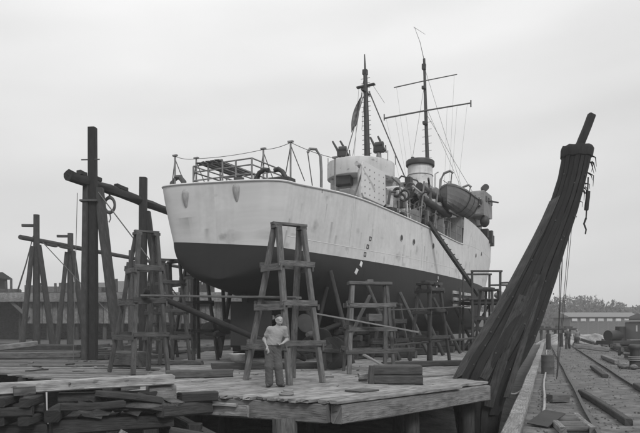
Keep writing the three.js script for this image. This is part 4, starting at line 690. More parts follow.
// ------------------------------------------------------------------ foreground timbers, rubble and crib on the left
{
  const g = thing('long_beam', 'long pale squared beam lying across the stone crib', 'beam');
  mesh('beam', beam(P(-7.2, 0.33, 10.9), P(-3.02, 0.40, 13.1), 0.3, 0.2, { seg: 12, warp: 0.03, rag: 0.02, cham: 0.12 }), mat(0.42, { map: deckMap, bumpMap: woodBump, bumpScale: 0.012 }), g);
  for (const [x, d] of [[-5.55, 11.6], [-3.9, 12.55]]) mesh('cleat', beam(P(x, 0.30, d), P(x + 0.32, 0.31, d + 0.17), 0.05, 0.16, { seg: 1 }), midWood[0], g);
  settle(g);
  lone('support_block', beam(P(-3.5, 0.12, 13.0), P(-3.02, 0.12, 13.26), 0.36, 0.33, { seg: 2, rag: 0.02 }), paleWood[0], 'short pale block under the right hand end of the long beam', 'block');
  const c = thing('stone_crib', 'dark timber crib of posts, beams and slanting braces holding the rubble', 'timber crib');
  for (const [a, b, w, h, m] of [
    [[-5.0, -0.42, 11.95], [-3.0, -0.42, 12.95], 0.28, 0.26, 1], [[-5.3, -0.42, 12.9], [-3.3, -0.42, 13.9], 0.28, 0.26, 0], [[-4.9, -0.16, 11.7], [-5.2, -0.16, 13.2], 0.26, 0.22, 0], [[-3.1, -0.16, 12.7], [-3.5, -0.16, 13.9], 0.26, 0.22, 1],
    [[-3.15, -0.18, 12.6], [-2.35, -0.24, 13.65], 0.26, 0.26, 2], [[-2.95, -0.62, 12.55], [-1.5, -0.9, 12.7], 0.24, 0.26, 2],
    [[-7.2, -0.95, 10.6], [-4.3, -1.0, 11.3], 0.3, 0.3, 0], [[-7.2, -0.42, 11.0], [-5.0, -0.42, 11.75], 0.26, 0.24, 0]]) mesh('beam', beam(P(...a), P(...b), w, h, { seg: 3, rag: 0.02, warp: 0.015 }), tarWood[m + 1], c);
  for (const [x, d] of [[-4.75, 12.0], [-3.35, 12.72], [-2.62, 13.35], [-5.25, 13.1], [-3.5, 13.75]]) mesh('post', beam(P(x, -2.1, d), P(x, -0.55, d), 0.28, 0.28, { seg: 3 }), pick(tarWood), c);
  mesh('brace', beam(P(-4.55, -0.5, 11.72), P(-5.0, -1.3, 11.5), 0.09, 0.14), paleWood[1], c); mesh('brace', beam(P(-3.7, -0.5, 12.12), P(-4.15, -1.35, 11.8), 0.09, 0.14), paleWood[1], c);
  mesh('brace', beam(P(-4.4, -0.6, 11.9), P(-3.6, -1.4, 12.1), 0.09, 0.14), darkWood[3], c);
  for (let k = 0; k < 6; k++) mesh('floor_board', beam(P(-5.1 + k * 0.32, -0.27, 12.0 + k * 0.16), P(-5.3 + k * 0.32, -0.27, 13.1 + k * 0.16), 0.3, 0.05), darkWood[1], c);
  settle(c);
  const s2 = thing('end_crib', 'dark stacked crib carrying the far end of the long beam', 'timber crib');
  for (let k = 0; k < 3; k++) for (const o of [-0.22, 0.22]) mesh('timber', k % 2 ? beam(P(-5.75, -0.18 + k * 0.165, 11.45 + o), P(-5.1, -0.18 + k * 0.165, 11.6 + o), 0.2, 0.16) : beam(P(-5.4 + o, -0.18 + k * 0.165, 11.2), P(-5.45 + o, -0.18 + k * 0.165, 11.9), 0.2, 0.16), tarWood[k % 2 + 1], s2); settle(s2);
  lone('timber_end', beam(P(-6.4, 0.0, 11.75), P(-5.75, 0.02, 11.95), 0.3, 0.26, { rag: 0.02 }), paleWood[2], 'pale cut timber end beside the stacked crib', 'timber');
  // rubble
  const variants = Array.from({ length: 9 }, () => { const pts = []; for (let k = 0; k < 13; k++) { const p = V3(rr(-1, 1), rr(-1, 1), rr(-1, 1)); const m = Math.max(Math.abs(p.x), Math.abs(p.y), Math.abs(p.z)); pts.push(p.divideScalar(m).multiply(V3(rr(0.75, 1), rr(0.6, 0.95), rr(0.75, 1)))); } const q = new ConvexGeometry(pts), pa = q.attributes.position, uv = []; for (let i = 0; i < pa.count; i++) uv.push(pa.getX(i) * 0.12 + pa.getZ(i) * 0.05, pa.getY(i) * 0.12 + pa.getZ(i) * 0.06); q.setAttribute('uv', new THREE.Float32BufferAttribute(uv, 2)); return q; });
  const stoneMats = [0.07, 0.085, 0.1, 0.125].map((v) => mat(v, { map: dirtMap, bumpMap: dirtBump, bumpScale: 0.02 }));
  const heap = [];
  for (let k = 0; k < 6; k++) { const f = (k + 0.5 + rr(-0.2, 0.2)) / 6; heap.push([-4.5 + f * 1.35, -0.1, 12.16 + f * 0.7, rr(0.2, 0.3)]); heap.push([-4.4 + f * 1.2, 0.03, 12.5 + f * 0.65, rr(0.18, 0.26)]); }
  heap.push([-3.2, -0.06, 12.78, 0.22], [-2.95, -0.06, 12.98, 0.18]);
  for (const [a, b, w, h, m, t] of [
    [[-5.0, 0.12, 12.25], [-3.35, 0.1, 13.0], 0.22, 0.18, tarWood[3], 'dark squared timber laid over the rubble just under the long beam'],
    [[-4.85, -0.02, 11.95], [-3.75, 0.0, 12.3], 0.16, 0.14, tarWood[2], 'slim dark timber lying across the front of the rubble'],
    [[-4.3, 0.2, 12.3], [-3.1, 0.02, 12.65], 0.2, 0.12, darkWood[1], 'tilted dark board slipping off the rubble'],
    [[-2.9, 0.02, 13.15], [-2.2, 0.0, 13.62], 0.26, 0.2, darkWood[0], 'short dark block between the crib and the platform edge'],
    [[-4.4, -0.6, 11.55], [-2.2, -0.72, 12.6], 0.2, 0.18, darkWood[3], 'long grey timber slung low across the front of the crib']]) lone('crib_timber', beam(P(...a), P(...b), w, h, { seg: 4, rag: 0.03, warp: 0.025 }), m, t, 'timber');
  for (const [x, y, d, r] of heap) { const o = mesh('rubble_stone', pick(variants), pick(stoneMats)); o.position.set(x, y, -d); o.scale.set(r * rr(1.0, 1.7), r * rr(0.42, 0.68), r * rr(0.9, 1.2)); o.rotation.set(rr(-0.25, 0.25), rr(-0.6, 0.6), rr(-0.5, 0.1)); tag(o, 'rough stone in the rubble heap under the long pale beam', 'stone', 'rubble stones in the crib'); }
  lone('hanging_rope', pole([P(-5.02, 0.28, 11.75), P(-5.0, 0.0, 11.72), P(-4.98, -0.3, 11.72)], 0.018, 0.012, { sides: 5 }), mat(0.4), 'pale rope end hanging from the long beam', 'rope');
  lone('hanging_rope', pole(sagged(P(-4.7, 0.42, 12.0), P(-5.6, 0.02, 18.5), 0.15, 6), 0.02, 0.02, { sides: 5 }), wireMat, 'dark line running from the long beam back to the landing', 'rope');
  // timbers lying behind the landing
  for (const [a, b, w, h, m, t] of [
    [[-16.0, 0.22, 27.2], [-13.1, 0.62, 29.6], 0.3, 0.26, paleWood[0], 'pale squared timber tilted on the timber heap at the landing'],
    [[-15.6, 0.14, 27.6], [-10.8, 0.14, 28.9], 0.36, 0.3, midWood[1], 'grey squared timber lying flat before the gantry post'],
    [[-17.0, 0.1, 30], [-11.2, 0.1, 30.8], 0.4, 0.36, darkWood[2], 'dark baulk lying on the mud behind the gantry post'],
    [[-19.5, 0.3, 34], [-12.5, 0.2, 33.2], 0.5, 0.5, darkWood[1], 'thick dark log on the mud below the wharf opening'],
    [[-7.3, 0.3, 22.8], [-6.15, 0.3, 22.2], 0.5, 0.55, midWood[0], 'squared grey block of timber beside the weathered trestle'],
    [[-7.9, 0.08, 24.5], [-4.4, 0.08, 24.0], 0.3, 0.16, midWood[1], 'long low timber lying in front of the dim trestle'],
    [[-4.3, 0.12, 17.9], [-2.5, 0.12, 18.4], 0.3, 0.22, midWood[0], 'low timber on the platform before the rudder'],
    [[-3.6, 0.12, 21.2], [0.2, 0.12, 22.0], 0.34, 0.22, darkWood[2], 'dark low timber lying beneath the rudder'],
    [[-2.6, 0.75, 20.9], [0.4, 0.66, 21.0], 0.12, 0.14, darkWood[3], 'thin rail nailed across posts behind the man'],
    [[-0.2, 0.62, 21.2], [3.2, 0.66, 21.6], 0.1, 0.14, darkWood[3], 'thin rail carried past the cable reel to the low trestle'],
    [[2.0, 2.02, 22.6], [5.6, 2.2, 24.0], 0.16, 0.05, midWood[0], 'staging plank resting on the narrow trestle, end towards the low trestle'],
    [[2.3, 0.78, 22.2], [6.3, 0.95, 26.3], 0.16, 0.06, darkWood[3], 'low staging plank running from the narrow trestle to the gangway trestle'],
    [[0.6, 0.02, 22.6], [1.9, 2.6, 24.3], 0.1, 0.12, darkWood[3], 'squared prop leaning towards the hull behind the cable reel'],
    [[2.2, 0.1, 22.4], [6.6, 0.1, 24.0], 0.26, 0.2, darkWood[2], 'dark timber lying across the foot of the narrow trestle'],
  ]) lone('loose_timber', beam(P(...a), P(...b), w, h, { seg: 4, rag: 0.03, warp: 0.02 }), m, t, 'timber');
  for (const [x, d] of [[-2.4, 20.95], [0.15, 21.05]]) lone('rail_post', beam(P(x, 0, d), P(x, 0.75, d), 0.12, 0.12), darkWood[2], 'short post holding the thin rail behind the man', 'post', 'posts of the thin rail');
  { const b = lone('wash_bowl', new THREE.LatheGeometry([[0, 0], [0.12, 0.01], [0.25, 0.1], [0.33, 0.28], [0.34, 0.3], [0.32, 0.3], [0.24, 0.13], [0, 0.05]].map(([x, y]) => new THREE.Vector2(x, y)), 24), mat(0.5, { map: steelMap }), 'pale round bowl on the low timber under the rudder', 'bowl'); b.position.set(-2.72, 0.235, -21.4); }
  // mixed lumber strewn over the yard
  for (let k = 0; k < 30; k++) { const x = rr(-20, -8.5), d = rr(29, 44), a = rr(-0.6, 0.6), l = rr(1, 4), y = groundY(x, d) + 0.14; lone('yard_lumber', beam(P(x, y, d), P(x + Math.cos(a) * l, y + rr(0, 0.25), d + Math.sin(a) * l), rr(0.15, 0.4), rr(0.15, 0.35), { rag: 0.03 }), pick([...darkWood, ...midWood]), 'rough length of lumber strewn on the mud behind the gantry', 'lumber', 'lumber strewn over the yard'); }
}
for (let k = 0; k < 26; k++) { const x = rr(-12, -5.4), d = rr(20.5, 26.5), a = rr(0, 6), l = rr(0.12, 0.9); lone('landing_scrap', beam(P(x, 0.0, d), P(x + Math.cos(a) * l, 0.0, d + Math.sin(a) * l), rr(0.05, 0.16), 0.045, { seg: 1, rag: 0.02 }), pick([...midWood, ...darkWood, paleWood[0]]), 'piece of scrap wood lying loose on the landing boards', 'wood scrap', 'scraps on the landing'); }
// ------------------------------------------------------------------ things on the quay
{
  const dr = thing('steel_drum', 'dark steel drum standing at the quay edge beside the prow', 'drum');
  const prof = [[0, 0], [0.27, 0], [0.285, 0.02], [0.27, 0.05], [0.27, 0.25], [0.285, 0.28], [0.27, 0.31], [0.27, 0.5], [0.285, 0.53], [0.27, 0.56], [0.27, 0.76], [0.285, 0.78], [0.27, 0.8], [0.26, 0.77], [0, 0.77]].map(([x, y]) => new THREE.Vector2(x, y));
  mesh('shell', new THREE.LatheGeometry(prof, 24), rustSteel, dr); mesh('bung', pole([V3(0.12, 0.77, 0), V3(0.12, 0.8, 0)], 0.035, 0.035), darkSteel, dr); dr.position.set(9.75, QY - 0.02, -27.4);
  lone('wooden_block', block(6.43, QY + 0.1, -17.3, 0.5, 0.2, 0.34, 0.15), midWood[1], 'squared wooden block lying left of the rail near the drum', 'block');
  const gr = thing('timber_grating', 'short ladder like grating of round rungs between two timbers beside the rail', 'grating');
  for (const [x0, x1] of [[4.66, 5.12], [5.24, 5.72]]) mesh('side_timber', beam(P(x0, QY + 0.05, 12.3), P(x1, QY + 0.05, 14.3), 0.13, 0.14), paleWood[0], gr);
  for (let k = 0; k < 6; k++) { const d = 12.4 + k * 0.32, x = 4.68 + 0.235 * (d - 12.3); mesh('rung', pole([P(x, QY + 0.06, d), P(x + 0.6, QY + 0.06, d + 0.05)], 0.06, 0.06), midWood[k % 3], gr); }
  settle(gr);
  const pl = lone('steel_plate', beam(V3(-0.36, 0, 0), V3(0.36, 0, 0), 0.46, 0.03, { seg: 2, cham: 0.2 }), darkSteel, 'dark steel plate tilted against the quay kerb', 'plate'); pl.position.set(4.72, QY + 0.13, -13.35); pl.rotation.set(0.1, 0.75, 0.24);
  for (const [a, b, w, h, m, t] of [
    [[7.75, 0.09, 19.0], [6.42, 0.05, 13.3], 0.16, 0.15, darkWood[1], 'long dark timber lying between the crane rails'],
    [[12.75, 0.1, 30.0], [11.25, 0.05, 25.2], 0.22, 0.14, darkWood[1], 'short dark timber inside the landward rail'],
    [[10.35, 0.1, 20.9], [9.3, 0.05, 17.5], 0.24, 0.16, darkWood[1], 'thick dark timber outside the landward rail'],
    [[17.2, 0.12, 39], [15.4, 0.12, 33.2], 0.22, 0.22, paleWood[0], 'pale timber pointing past the bollard'],
    [[16.2, 0.3, 30.2], [14.4, 0.1, 28.4], 0.3, 0.24, midWood[1], 'grey timber propped on the ground near the bollard'],
    [[22.5, 0.5, 43], [18.2, 0.2, 38], 0.3, 0.3, darkWood[2], 'dark tilted timber in the scrap heap past the bollard'],
    [[24.5, 0.16, 52], [20.9, 0.16, 40], 0.3, 0.28, darkWood[1], 'long dark timber lying outside the landward rail'],
  ]) lone('quay_timber', beam(P(a[0], QY + a[1], a[2]), P(b[0], QY + b[1], b[2]), w, h, { seg: 4, rag: 0.03, warp: 0.015 }), m, t, 'timber');
  lone('edge_pipe', pole(Array.from({ length: 16 }, (_, i) => { const d = 13.6 + i * 2.5; return P(quayEdge(d) + 0.72 - i * 0.006 + 0.03 * Math.sin(i * 1.3), QY + 0.035, d); }), 0.035, 0.035), mat(0.36, { map: steelMap }), 'pale pipe running along the inside of the quay kerb', 'pipe');
  const bo = thing('bollard', 'thick dark mooring bollard standing on the quay', 'bollard');
  mesh('post', new THREE.LatheGeometry([[0, 0], [0.34, 0], [0.34, 0.08], [0.24, 0.14], [0.22, 0.85], [0.29, 0.95], [0.3, 1.08], [0.22, 1.16], [0, 1.18]].map(([x, y]) => new THREE.Vector2(x, y)), 20), darkSteel, bo);
  for (let k = 0; k < 3; k++) { const t = mesh('rope_turn', new THREE.TorusGeometry(0.27, 0.035, 6, 18), ropeMat, bo); t.rotation.x = Math.PI / 2; t.position.y = 0.4 + k * 0.08; } bo.position.set(15.0, QY - 0.03, -30.5);
  for (const [x, d, r] of [[14.3, 30.2, 0.22], [14.6, 29.8, 0.16], [15.6, 30.0, 0.25]]) { const o = mesh('quay_stone', new THREE.DodecahedronGeometry(r, 1).scale(1.2, 0.8, 1), mat(0.26, { map: dirtMap })); o.position.set(x, QY + r * 0.6, -d); tag(o, 'rounded stone lying at the foot of the bollard', 'stone', 'stones round the bollard'); }
  // donkey winch with a cabin, among scrap, further along
  const w = thing('winch_car', 'dark winch car with a pale windowed cabin behind the bollard', 'winch car');
  const bx = (n, x, y, d, a, b, c, m) => mesh(n, block(x, QY + y, -d, a, b, c, 0.3), m, w);
  bx('bed', 25.0, 0.6, 52, 4.6, 0.3, 1.9, darkWood[0]); bx('cabin', 26.2, 1.55, 52, 2.0, 1.4, 1.7, midPaint); bx('cabin_roof', 26.2, 2.35, 52, 2.3, 0.12, 2.0, palePaint);
  for (let k = 0; k < 4; k++) bx('window', 25.45 + k * 0.5, 1.75, 51.1 + 0.15 - k * 0.15, 0.34, 0.5, 0.06, palePaint);
  for (const [x, d] of [[23.6, 51.2], [26.2, 50.6], [24.2, 52.9], [26.8, 52.4]]) mesh('wheel', pole([P(x, QY + 0.3, d), P(x + 0.06, QY + 0.3, d + 0.18)], 0.32, 0.32, { sides: 16 }), darkSteel, w);
  mesh('winch_drum', pole([P(23.2, QY + 1.15, 51.6), P(24.4, QY + 1.15, 52.2)], 0.45, 0.45, { sides: 16 }), darkSteel, w); mesh('boiler', pole([P(24.5, QY + 0.7, 52.2), P(24.5, QY + 1.9, 52.2)], 0.4, 0.4, { sides: 14 }), darkSteel, w);
  settle(w);
  for (let k = 0; k < 40; k++) { const d = rr(34, 66), x = railR(d) + rr(1.8, 9), a = rr(0, 6.2), l = rr(0.7, 2.6), y = QY + 0.14 + rr(0, 0.25); lone('scrap_timber', beam(P(x, y, d), P(x + Math.cos(a) * l, y + rr(0, 0.4), d + Math.sin(a) * l), rr(0.15, 0.4), rr(0.15, 0.35), { seg: 1, rag: 0.04 }), pick([...darkWood, midWood[0], midWood[2], paleWood[0]]), 'rough scrap timber in the heap along the landward rail', 'timber', 'scrap timbers along the landward rail'); }
  { // pale heap under canvas
    const g = new THREE.PlaneGeometry(8, 5, 32, 20); g.rotateX(-Math.PI / 2); const p = g.attributes.position; for (let i = 0; i < p.count; i++) { const x = p.getX(i) / 4, z = p.getZ(i) / 2.5, e = Math.max(0, 1 - x ** 4) * Math.max(0, 1 - z ** 4); p.setY(i, -0.2 + e * (1.1 + 0.5 * fbm(x * 2, z * 2, 4, 3)) + 0.12 * fbm(x * 9, z * 9, 2, 2)); } g.computeVertexNormals();
    const o = lone('canvas_heap', g, mat(0.42, { map: dirtMap, side: THREE.DoubleSide }), 'long low heap under pale canvas beyond the two walking men', 'heap'); o.position.set(27.5, QY + 0.1, -68); o.rotation.y = 0.15;
  }
  const tr = thing('timber_trestle_bridge', 'dark low timber trestle crossing behind the walking men', 'trestle bridge');
  for (let k = 0; k < 7; k++) mesh('bent', beam(P(28.4 + k * 1.0, -1.2, 88), P(28.4 + k * 1.0 + rr(-0.1, 0.1), 0.7, 88), 0.3, 0.3), darkWood[k % 3], tr); mesh('deck_beam', beam(P(27.8, 0.8, 88), P(35, 0.85, 88), 1.6, 0.26), darkWood[0], tr); for (let k = 0; k < 5; k++) mesh('load', block(28.7 + k * 1.35, 1.05 + 0.06 * (k % 2), -88, rr(0.5, 1.2), rr(0.15, 0.4), 0.9), pick(darkWood), tr); settle(tr);
  for (let k = 0; k < 8; k++) mesh('bent', beam(P(26 + k * 1.7, -1, 84), P(26 + k * 1.7, 1.35, 84), 0.35, 0.35), darkWood[0], tr); mesh('deck_beam', beam(P(25, 1.55, 84), P(39, 1.7, 84), 2.4, 0.5), darkWood[0], tr); for (let k = 0; k < 6; k++) mesh('load', block(27 + k * 1.9, 2.05 + 0.1 * (k % 2), -84, rr(0.8, 1.6), rr(0.3, 0.6), 1.2), pick(darkWood), tr); settle(tr);
  for (const [x, d] of [[20.0, 56], [18.9, 53], [22.6, 60]]) { const g = thing('mooring_post', 'short dark post near the walking men', 'post', 'short posts near the walking men'); mesh('post', pole(split(P(x, QY - 0.05, d), P(x, QY + 1.25, d), 2), 0.2, 0.18), darkWood[0], g); settle(g); }
}
// ------------------------------------------------------------------ far shore: sheds, wharf, trees
function shed(label, x0, x1, d, depth, y0, yw, yr, wm, rm, wins = 0, winY = 0, winH = 0.8) {
  const g = thing('shed', label, 'shed');
  mesh('wall', block((x0 + x1) / 2, (y0 + yw) / 2, -(d + depth / 2), x1 - x0, yw - y0, depth, 0, 0.01), wm, g);
  const sh = new THREE.Shape(); sh.moveTo(-depth / 2 - 0.4, 0); sh.lineTo(0, yr - yw); sh.lineTo(depth / 2 + 0.4, 0); sh.lineTo(depth / 2 + 0.3, -0.15); sh.lineTo(-depth / 2 - 0.3, -0.15); sh.closePath();
  const rg = new THREE.ExtrudeGeometry(sh, { depth: x1 - x0 + 0.8, bevelEnabled: false }); rg.rotateY(Math.PI / 2); mesh('roof', rg, rm, g).position.set(x0 - 0.4, yw + 0.02, -(d + depth / 2));
  for (let k = 0; k < wins; k++) { const x = x0 + (x1 - x0) * (k + 0.5) / wins, f = mesh('window', block(x, winY, -d + 0.03, (x1 - x0) / wins * 0.62, winH, 0.1, 0, 0.02), palePaint, g); mesh('pane', block(x, winY, -d + 0.1, (x1 - x0) / wins * 0.5, winH * 0.75, 0.04, 0, 0.02), mat(0.5, { roughness: 0.25 }), f); }
  return settle(g);
}
shed('long low shed with a row of pale windows across the far yard', 50, 64, 128, 9, -0.8, 2.95, 3.9, mat(0.15, { map: steelMap }), mat(0.2, { map: steelMap }), 8, 2.35, 0.6);
shed('broad dim shed roof below the treeline across the far yard', 38, 58, 170, 14, -1, 3.4, 4.9, mat(0.16, { map: steelMap }), mat(0.24, { map: steelMap }));
shed('dark block shaped shed standing nearest the landward rail scrap', 56, 66, 108, 8, -0.8, 2.6, 3.4, mat(0.09, { map: steelMap }), mat(0.12, { map: steelMap }), 3, 1.6, 0.8);
shed('dark shed standing on the left end of the wharf', -46, -37.6, 73, 4, 5.02, 7.0, 7.6, darkWood[0], darkWood[1]);
shed('small far house with pale gable behind the wharf', -33.5, -28.5, 100, 6, -0.5, 6.4, 8.4, mat(0.2, { map: steelMap }), mat(0.14, { map: steelMap }), 3, 5.4, 0.9);
shed('low far house roof showing behind the wharf posts', -46, -39, 118, 8, -0.5, 7.0, 9.4, mat(0.28, { map: steelMap }), mat(0.12, { map: steelMap }), 3, 6.2, 0.9);
{
  const fasciaWood = [wood(0.24), wood(0.28), wood(0.2)], wallWood = [wood(0.18), wood(0.22), wood(0.27)];
  const g = thing('wharf', 'long raised timber wharf with dark opening beneath, behind the small post frames', 'wharf');
  mesh('deck_beam', beam(P(-62, 4.65, 74), P(10, 4.65, 74), 9, 0.7, { seg: 6, warp: 0.02, cham: 0.04 }), wood(0.13), g);
  for (let k = 0; k < 12; k++) mesh('fascia_board', beam(P(-62 + k * 6, 4.45, 69.4), P(-56.03 + k * 6, 4.45, 69.4), 0.12, 1.0, { seg: 2 }), pick(fasciaWood), g);
  for (let k = 0; k < 74; k++) { const x = -32.4 + k * 0.56; mesh('wall_board', beam(P(x, 1.6, 70.2), P(x, 3.92, 70.2), 0.5, 0.1, { up: V3(0, 0, 1), seg: 1 }), pick(wallWood), g); }
  for (let k = 0; k < 24; k++) mesh('pile', pole(split(P(-61 + k * 3.1, -1, 70.8), P(-61 + k * 3.1, 4.3, 70.8), 2), 0.24, 0.2, { rough: 0.04 }), pick(darkWood), g);
  mesh('brace', beam(P(-33.6, 3.9, 69.8), P(-31.8, 2.2, 69.9), 0.3, 0.35), wood(0.14), g);
  mesh('back_wall', beam(P(-62, 1.6, 78), P(10, 1.6, 78), 0.3, 5.4, { seg: 1 }), wood(0.16), g);
  for (let k = 0; k < 40; k++) { const x = -36.5 + k * 1.05 + rr(-0.5, 0.5); mesh('rail_post', beam(P(x, 4.95, 69.9), P(x + rr(-0.05, 0.05), 5.3 + rr(0, 1.2), 69.9), rr(0.18, 0.36), rr(0.18, 0.3), { seg: 1 }), pick([wood(0.12), wood(0.16), darkWood[2]]), g); }
  for (let k = 0; k < 16; k++) { const x = rr(-37, -8), h = rr(0.4, 1.5); mesh('stacked_load', block(x, 5 + h / 2, -(72 + rr(0, 3)), rr(0.8, 2.8), h, rr(0.8, 1.8), rr(-0.2, 0.2)), pick([wood(0.1), wood(0.14), wood(0.2), darkWood[1]]), g); }
  settle(g);
  lone('leaning_spar', pole([P(-33.6, 5.0, 71), P(-32.6, 8.2, 71), P(-31.8, 11.3, 71)], 0.1, 0.05), darkWood[1], 'thin leaning spar rising from the wharf beside the dark shed', 'spar');
}
{ // wooded far shore: read as one mass
  const parts = [], G2 = (x, y0, d, h, w) => {
    const n = 16; for (let k = 0; k < n; k++) { const f = k / n, y = y0 + h * (0.1 + 0.9 * f), r = w * (1 - f) * rr(0.7, 1.15) + 0.1, a = rr(0, 6.2), pos = [], m = 5; for (let j = 0; j < m; j++) { const q = a + j / m * TAU, q2 = q + rr(0.3, 0.9), rr1 = r * rr(0.6, 1.2), dy = h * rr(0.02, 0.12); pos.push(x, y + dy, -d, x + Math.cos(q) * rr1, y - dy, -d + Math.sin(q) * rr1, x + Math.cos(q2) * rr1, y - dy * rr(0.5, 1.3), -d + Math.sin(q2) * rr1); } const g = new THREE.BufferGeometry(); g.setAttribute('position', new THREE.Float32BufferAttribute(pos, 3)); parts.push(g); }
  };
  const round = (x, y0, d, h, w) => { // broad crowned tree: small faces scattered through an uneven crown
    const pos = []; for (let k = 0; k < 46; k++) { const a = rr(0, TAU), e = rr(-0.6, 1), r = Math.sqrt(1 - Math.min(1, e * e)) * w * rr(0.4, 1.1), cx = x + Math.cos(a) * r, cy = y0 + h * 0.6 + e * h * 0.4, cz = -d + Math.sin(a) * r, q = rr(0.5, 1.1); for (let j = 0; j < 3; j++) pos.push(cx + rr(-q, q), cy + rr(-q, q), cz + rr(-q, q)); } const g = new THREE.BufferGeometry(); g.setAttribute('position', new THREE.Float32BufferAttribute(pos, 3)); parts.push(g); };
  for (let k = 0; k < 1700; k++) { const px = rr(-0.75, 0.75), d = rr(215, 330), x = px * d, stand = 0.75 + 0.55 * fbm(px * 9, 2, 5, 3), h = rr(0.5, 1) ** 0.6 * 18.5 * stand * (d / 270); if (fbm(px * 23, d * 0.01, 9, 2) > -0.08) round(x, -1, d, h * 0.95, rr(2.4, 4.2)); else G2(x, -1, d, h * rr(0.85, 1.08), rr(2, 3.8)); }
  const g = mergeGeometries(parts); g.computeVertexNormals();
  const f = mesh('forest', g, mat(0.05, { side: THREE.DoubleSide })); f.userData.kind = 'stuff'; f.userData.label = 'wooded far shore fading in the haze';
  const hg = new THREE.PlaneGeometry(900, 60, 90, 6); hg.rotateX(-Math.PI / 2); const p = hg.attributes.position; for (let i = 0; i < p.count; i++) p.setY(i, 6 + 4.5 * fbm(p.getX(i) * 0.012, 3, 1, 3) + (p.getZ(i) < 0 ? 5 : -5)); hg.computeVertexNormals();
  const hill = mesh('hill', hg, mat(0.06, { map: dirtMap })); hill.position.z = -345; structure(hill);
}
// ------------------------------------------------------------------ people
// a field of tapered capsules joined softly, meshed; bones are [x0, y0, z0, r0, x1, y1, z1, r1]
function flesh(bones, lo, size, res, k = 0.03, cuts = [], fold = 0) {
  const mc = new MarchingCubes(res, new THREE.MeshBasicMaterial(), false, false, 260000), f = mc.field, cell = size / res;
  const B = bones.map(([a, b, c, r0, d, e, g, r1]) => ({ a, b, c, r0, dx: d - a, dy: e - b, dz: g - c, dr: r1 - r0, l2: Math.max(1e-9, (d - a) ** 2 + (e - b) ** 2 + (g - c) ** 2) }));
  for (let z = 0; z < res; z++) for (let y = 0; y < res; y++) for (let x = 0; x < res; x++) {
    const px = lo[0] + x * cell, py = lo[1] + y * cell, pz = lo[2] + z * cell; let sum = 0, best = 9;
    for (const q of B) {
      const ax = px - q.a, ay = py - q.b, az = pz - q.c, t = Math.min(1, Math.max(0, (ax * q.dx + ay * q.dy + az * q.dz) / q.l2)), ex = ax - q.dx * t, ey = ay - q.dy * t, ez = az - q.dz * t, d = Math.sqrt(ex * ex + ey * ey + ez * ez) - q.r0 - q.dr * t;
      if (d < best) best = d; if (d < 0.25) sum += Math.exp(-d / k);
    }
    let v = sum > 0 ? -k * Math.log(sum) : best;
    if (fold && v < 0.03 && v > -0.03) v += fold * (1 - Math.abs(fbm(px * 7 + 3, py * 12 + px * 8, pz * 7, 2)) * 5);
    for (const [cx, cy, cz, r] of cuts) v = Math.max(v, r - Math.hypot(px - cx, py - cy, pz - cz));
    f[x + y * res + z * res * res] = -v;
  }
  mc.isolation = 0; mc.update();
  const n = mc.count, src = mc.positionArray, pos = new Float32Array(n * 3);
  for (let i = 0; i < n; i++) for (let j = 0; j < 3; j++) pos[i * 3 + j] = lo[j] + (src[i * 3 + j] + 1) / 2 * size;
  let g = new THREE.BufferGeometry(); g.setAttribute('position', new THREE.BufferAttribute(pos, 3)); g = mergeVertices(g, 1e-5); g.computeVertexNormals();
  const uv = new Float32Array(g.attributes.position.count * 2); for (let i = 0; i < uv.length / 2; i++) { uv[2 * i] = g.attributes.position.getX(i) * 1.5; uv[2 * i + 1] = g.attributes.position.getY(i) * 1.5; } g.setAttribute('uv', new THREE.BufferAttribute(uv, 2));
  return g;
}
const skinMat = mat(0.29, { roughness: 0.65 }), hairMat = mat(0.03, { roughness: 0.7 });
const clothBump = tex(256, 256, tile((u, v) => 0.5 + 0.7 * fbm(u * 5, v * 3, 7, 4)), false);
function handBones(w, dir, side, curl) { // palm and five fingers from the wrist w, pointing along dir, thumb towards side
  const d = dir.clone().normalize(), s = side.clone().addScaledVector(d, -side.dot(d)).normalize(), n = new THREE.Vector3().crossVectors(d, s), out = [], add = (a, ra, b, rb) => out.push([a.x, a.y, a.z, ra, b.x, b.y, b.z, rb]);
  const at = (f, l, h = 0) => w.clone().addScaledVector(d, f).addScaledVector(s, l).addScaledVector(n, h);
  for (const l of [-0.027, -0.009, 0.009, 0.027]) add(at(0.0, l * 0.6), 0.017, at(0.088, l), 0.0125);
  [[-0.03, 0.058], [-0.01, 0.072], [0.01, 0.078], [0.03, 0.07]].forEach(([l, len]) => { let p = at(0.09, l), a = curl * 0.5; for (let k = 0; k < 3; k++) { const q = p.clone().addScaledVector(d, Math.cos(a) * len * 0.42).addScaledVector(n, Math.sin(a) * len * 0.42); add(p, 0.0098 - k * 0.001, q, 0.0088 - k * 0.001); p = q; a += curl; } });
  const t1 = at(0.055, 0.058, 0.012), t2 = at(0.088, 0.064, 0.024); add(at(0.022, 0.024), 0.014, t1, 0.0115); add(t1, 0.011, t2, 0.009);
  return out;
}
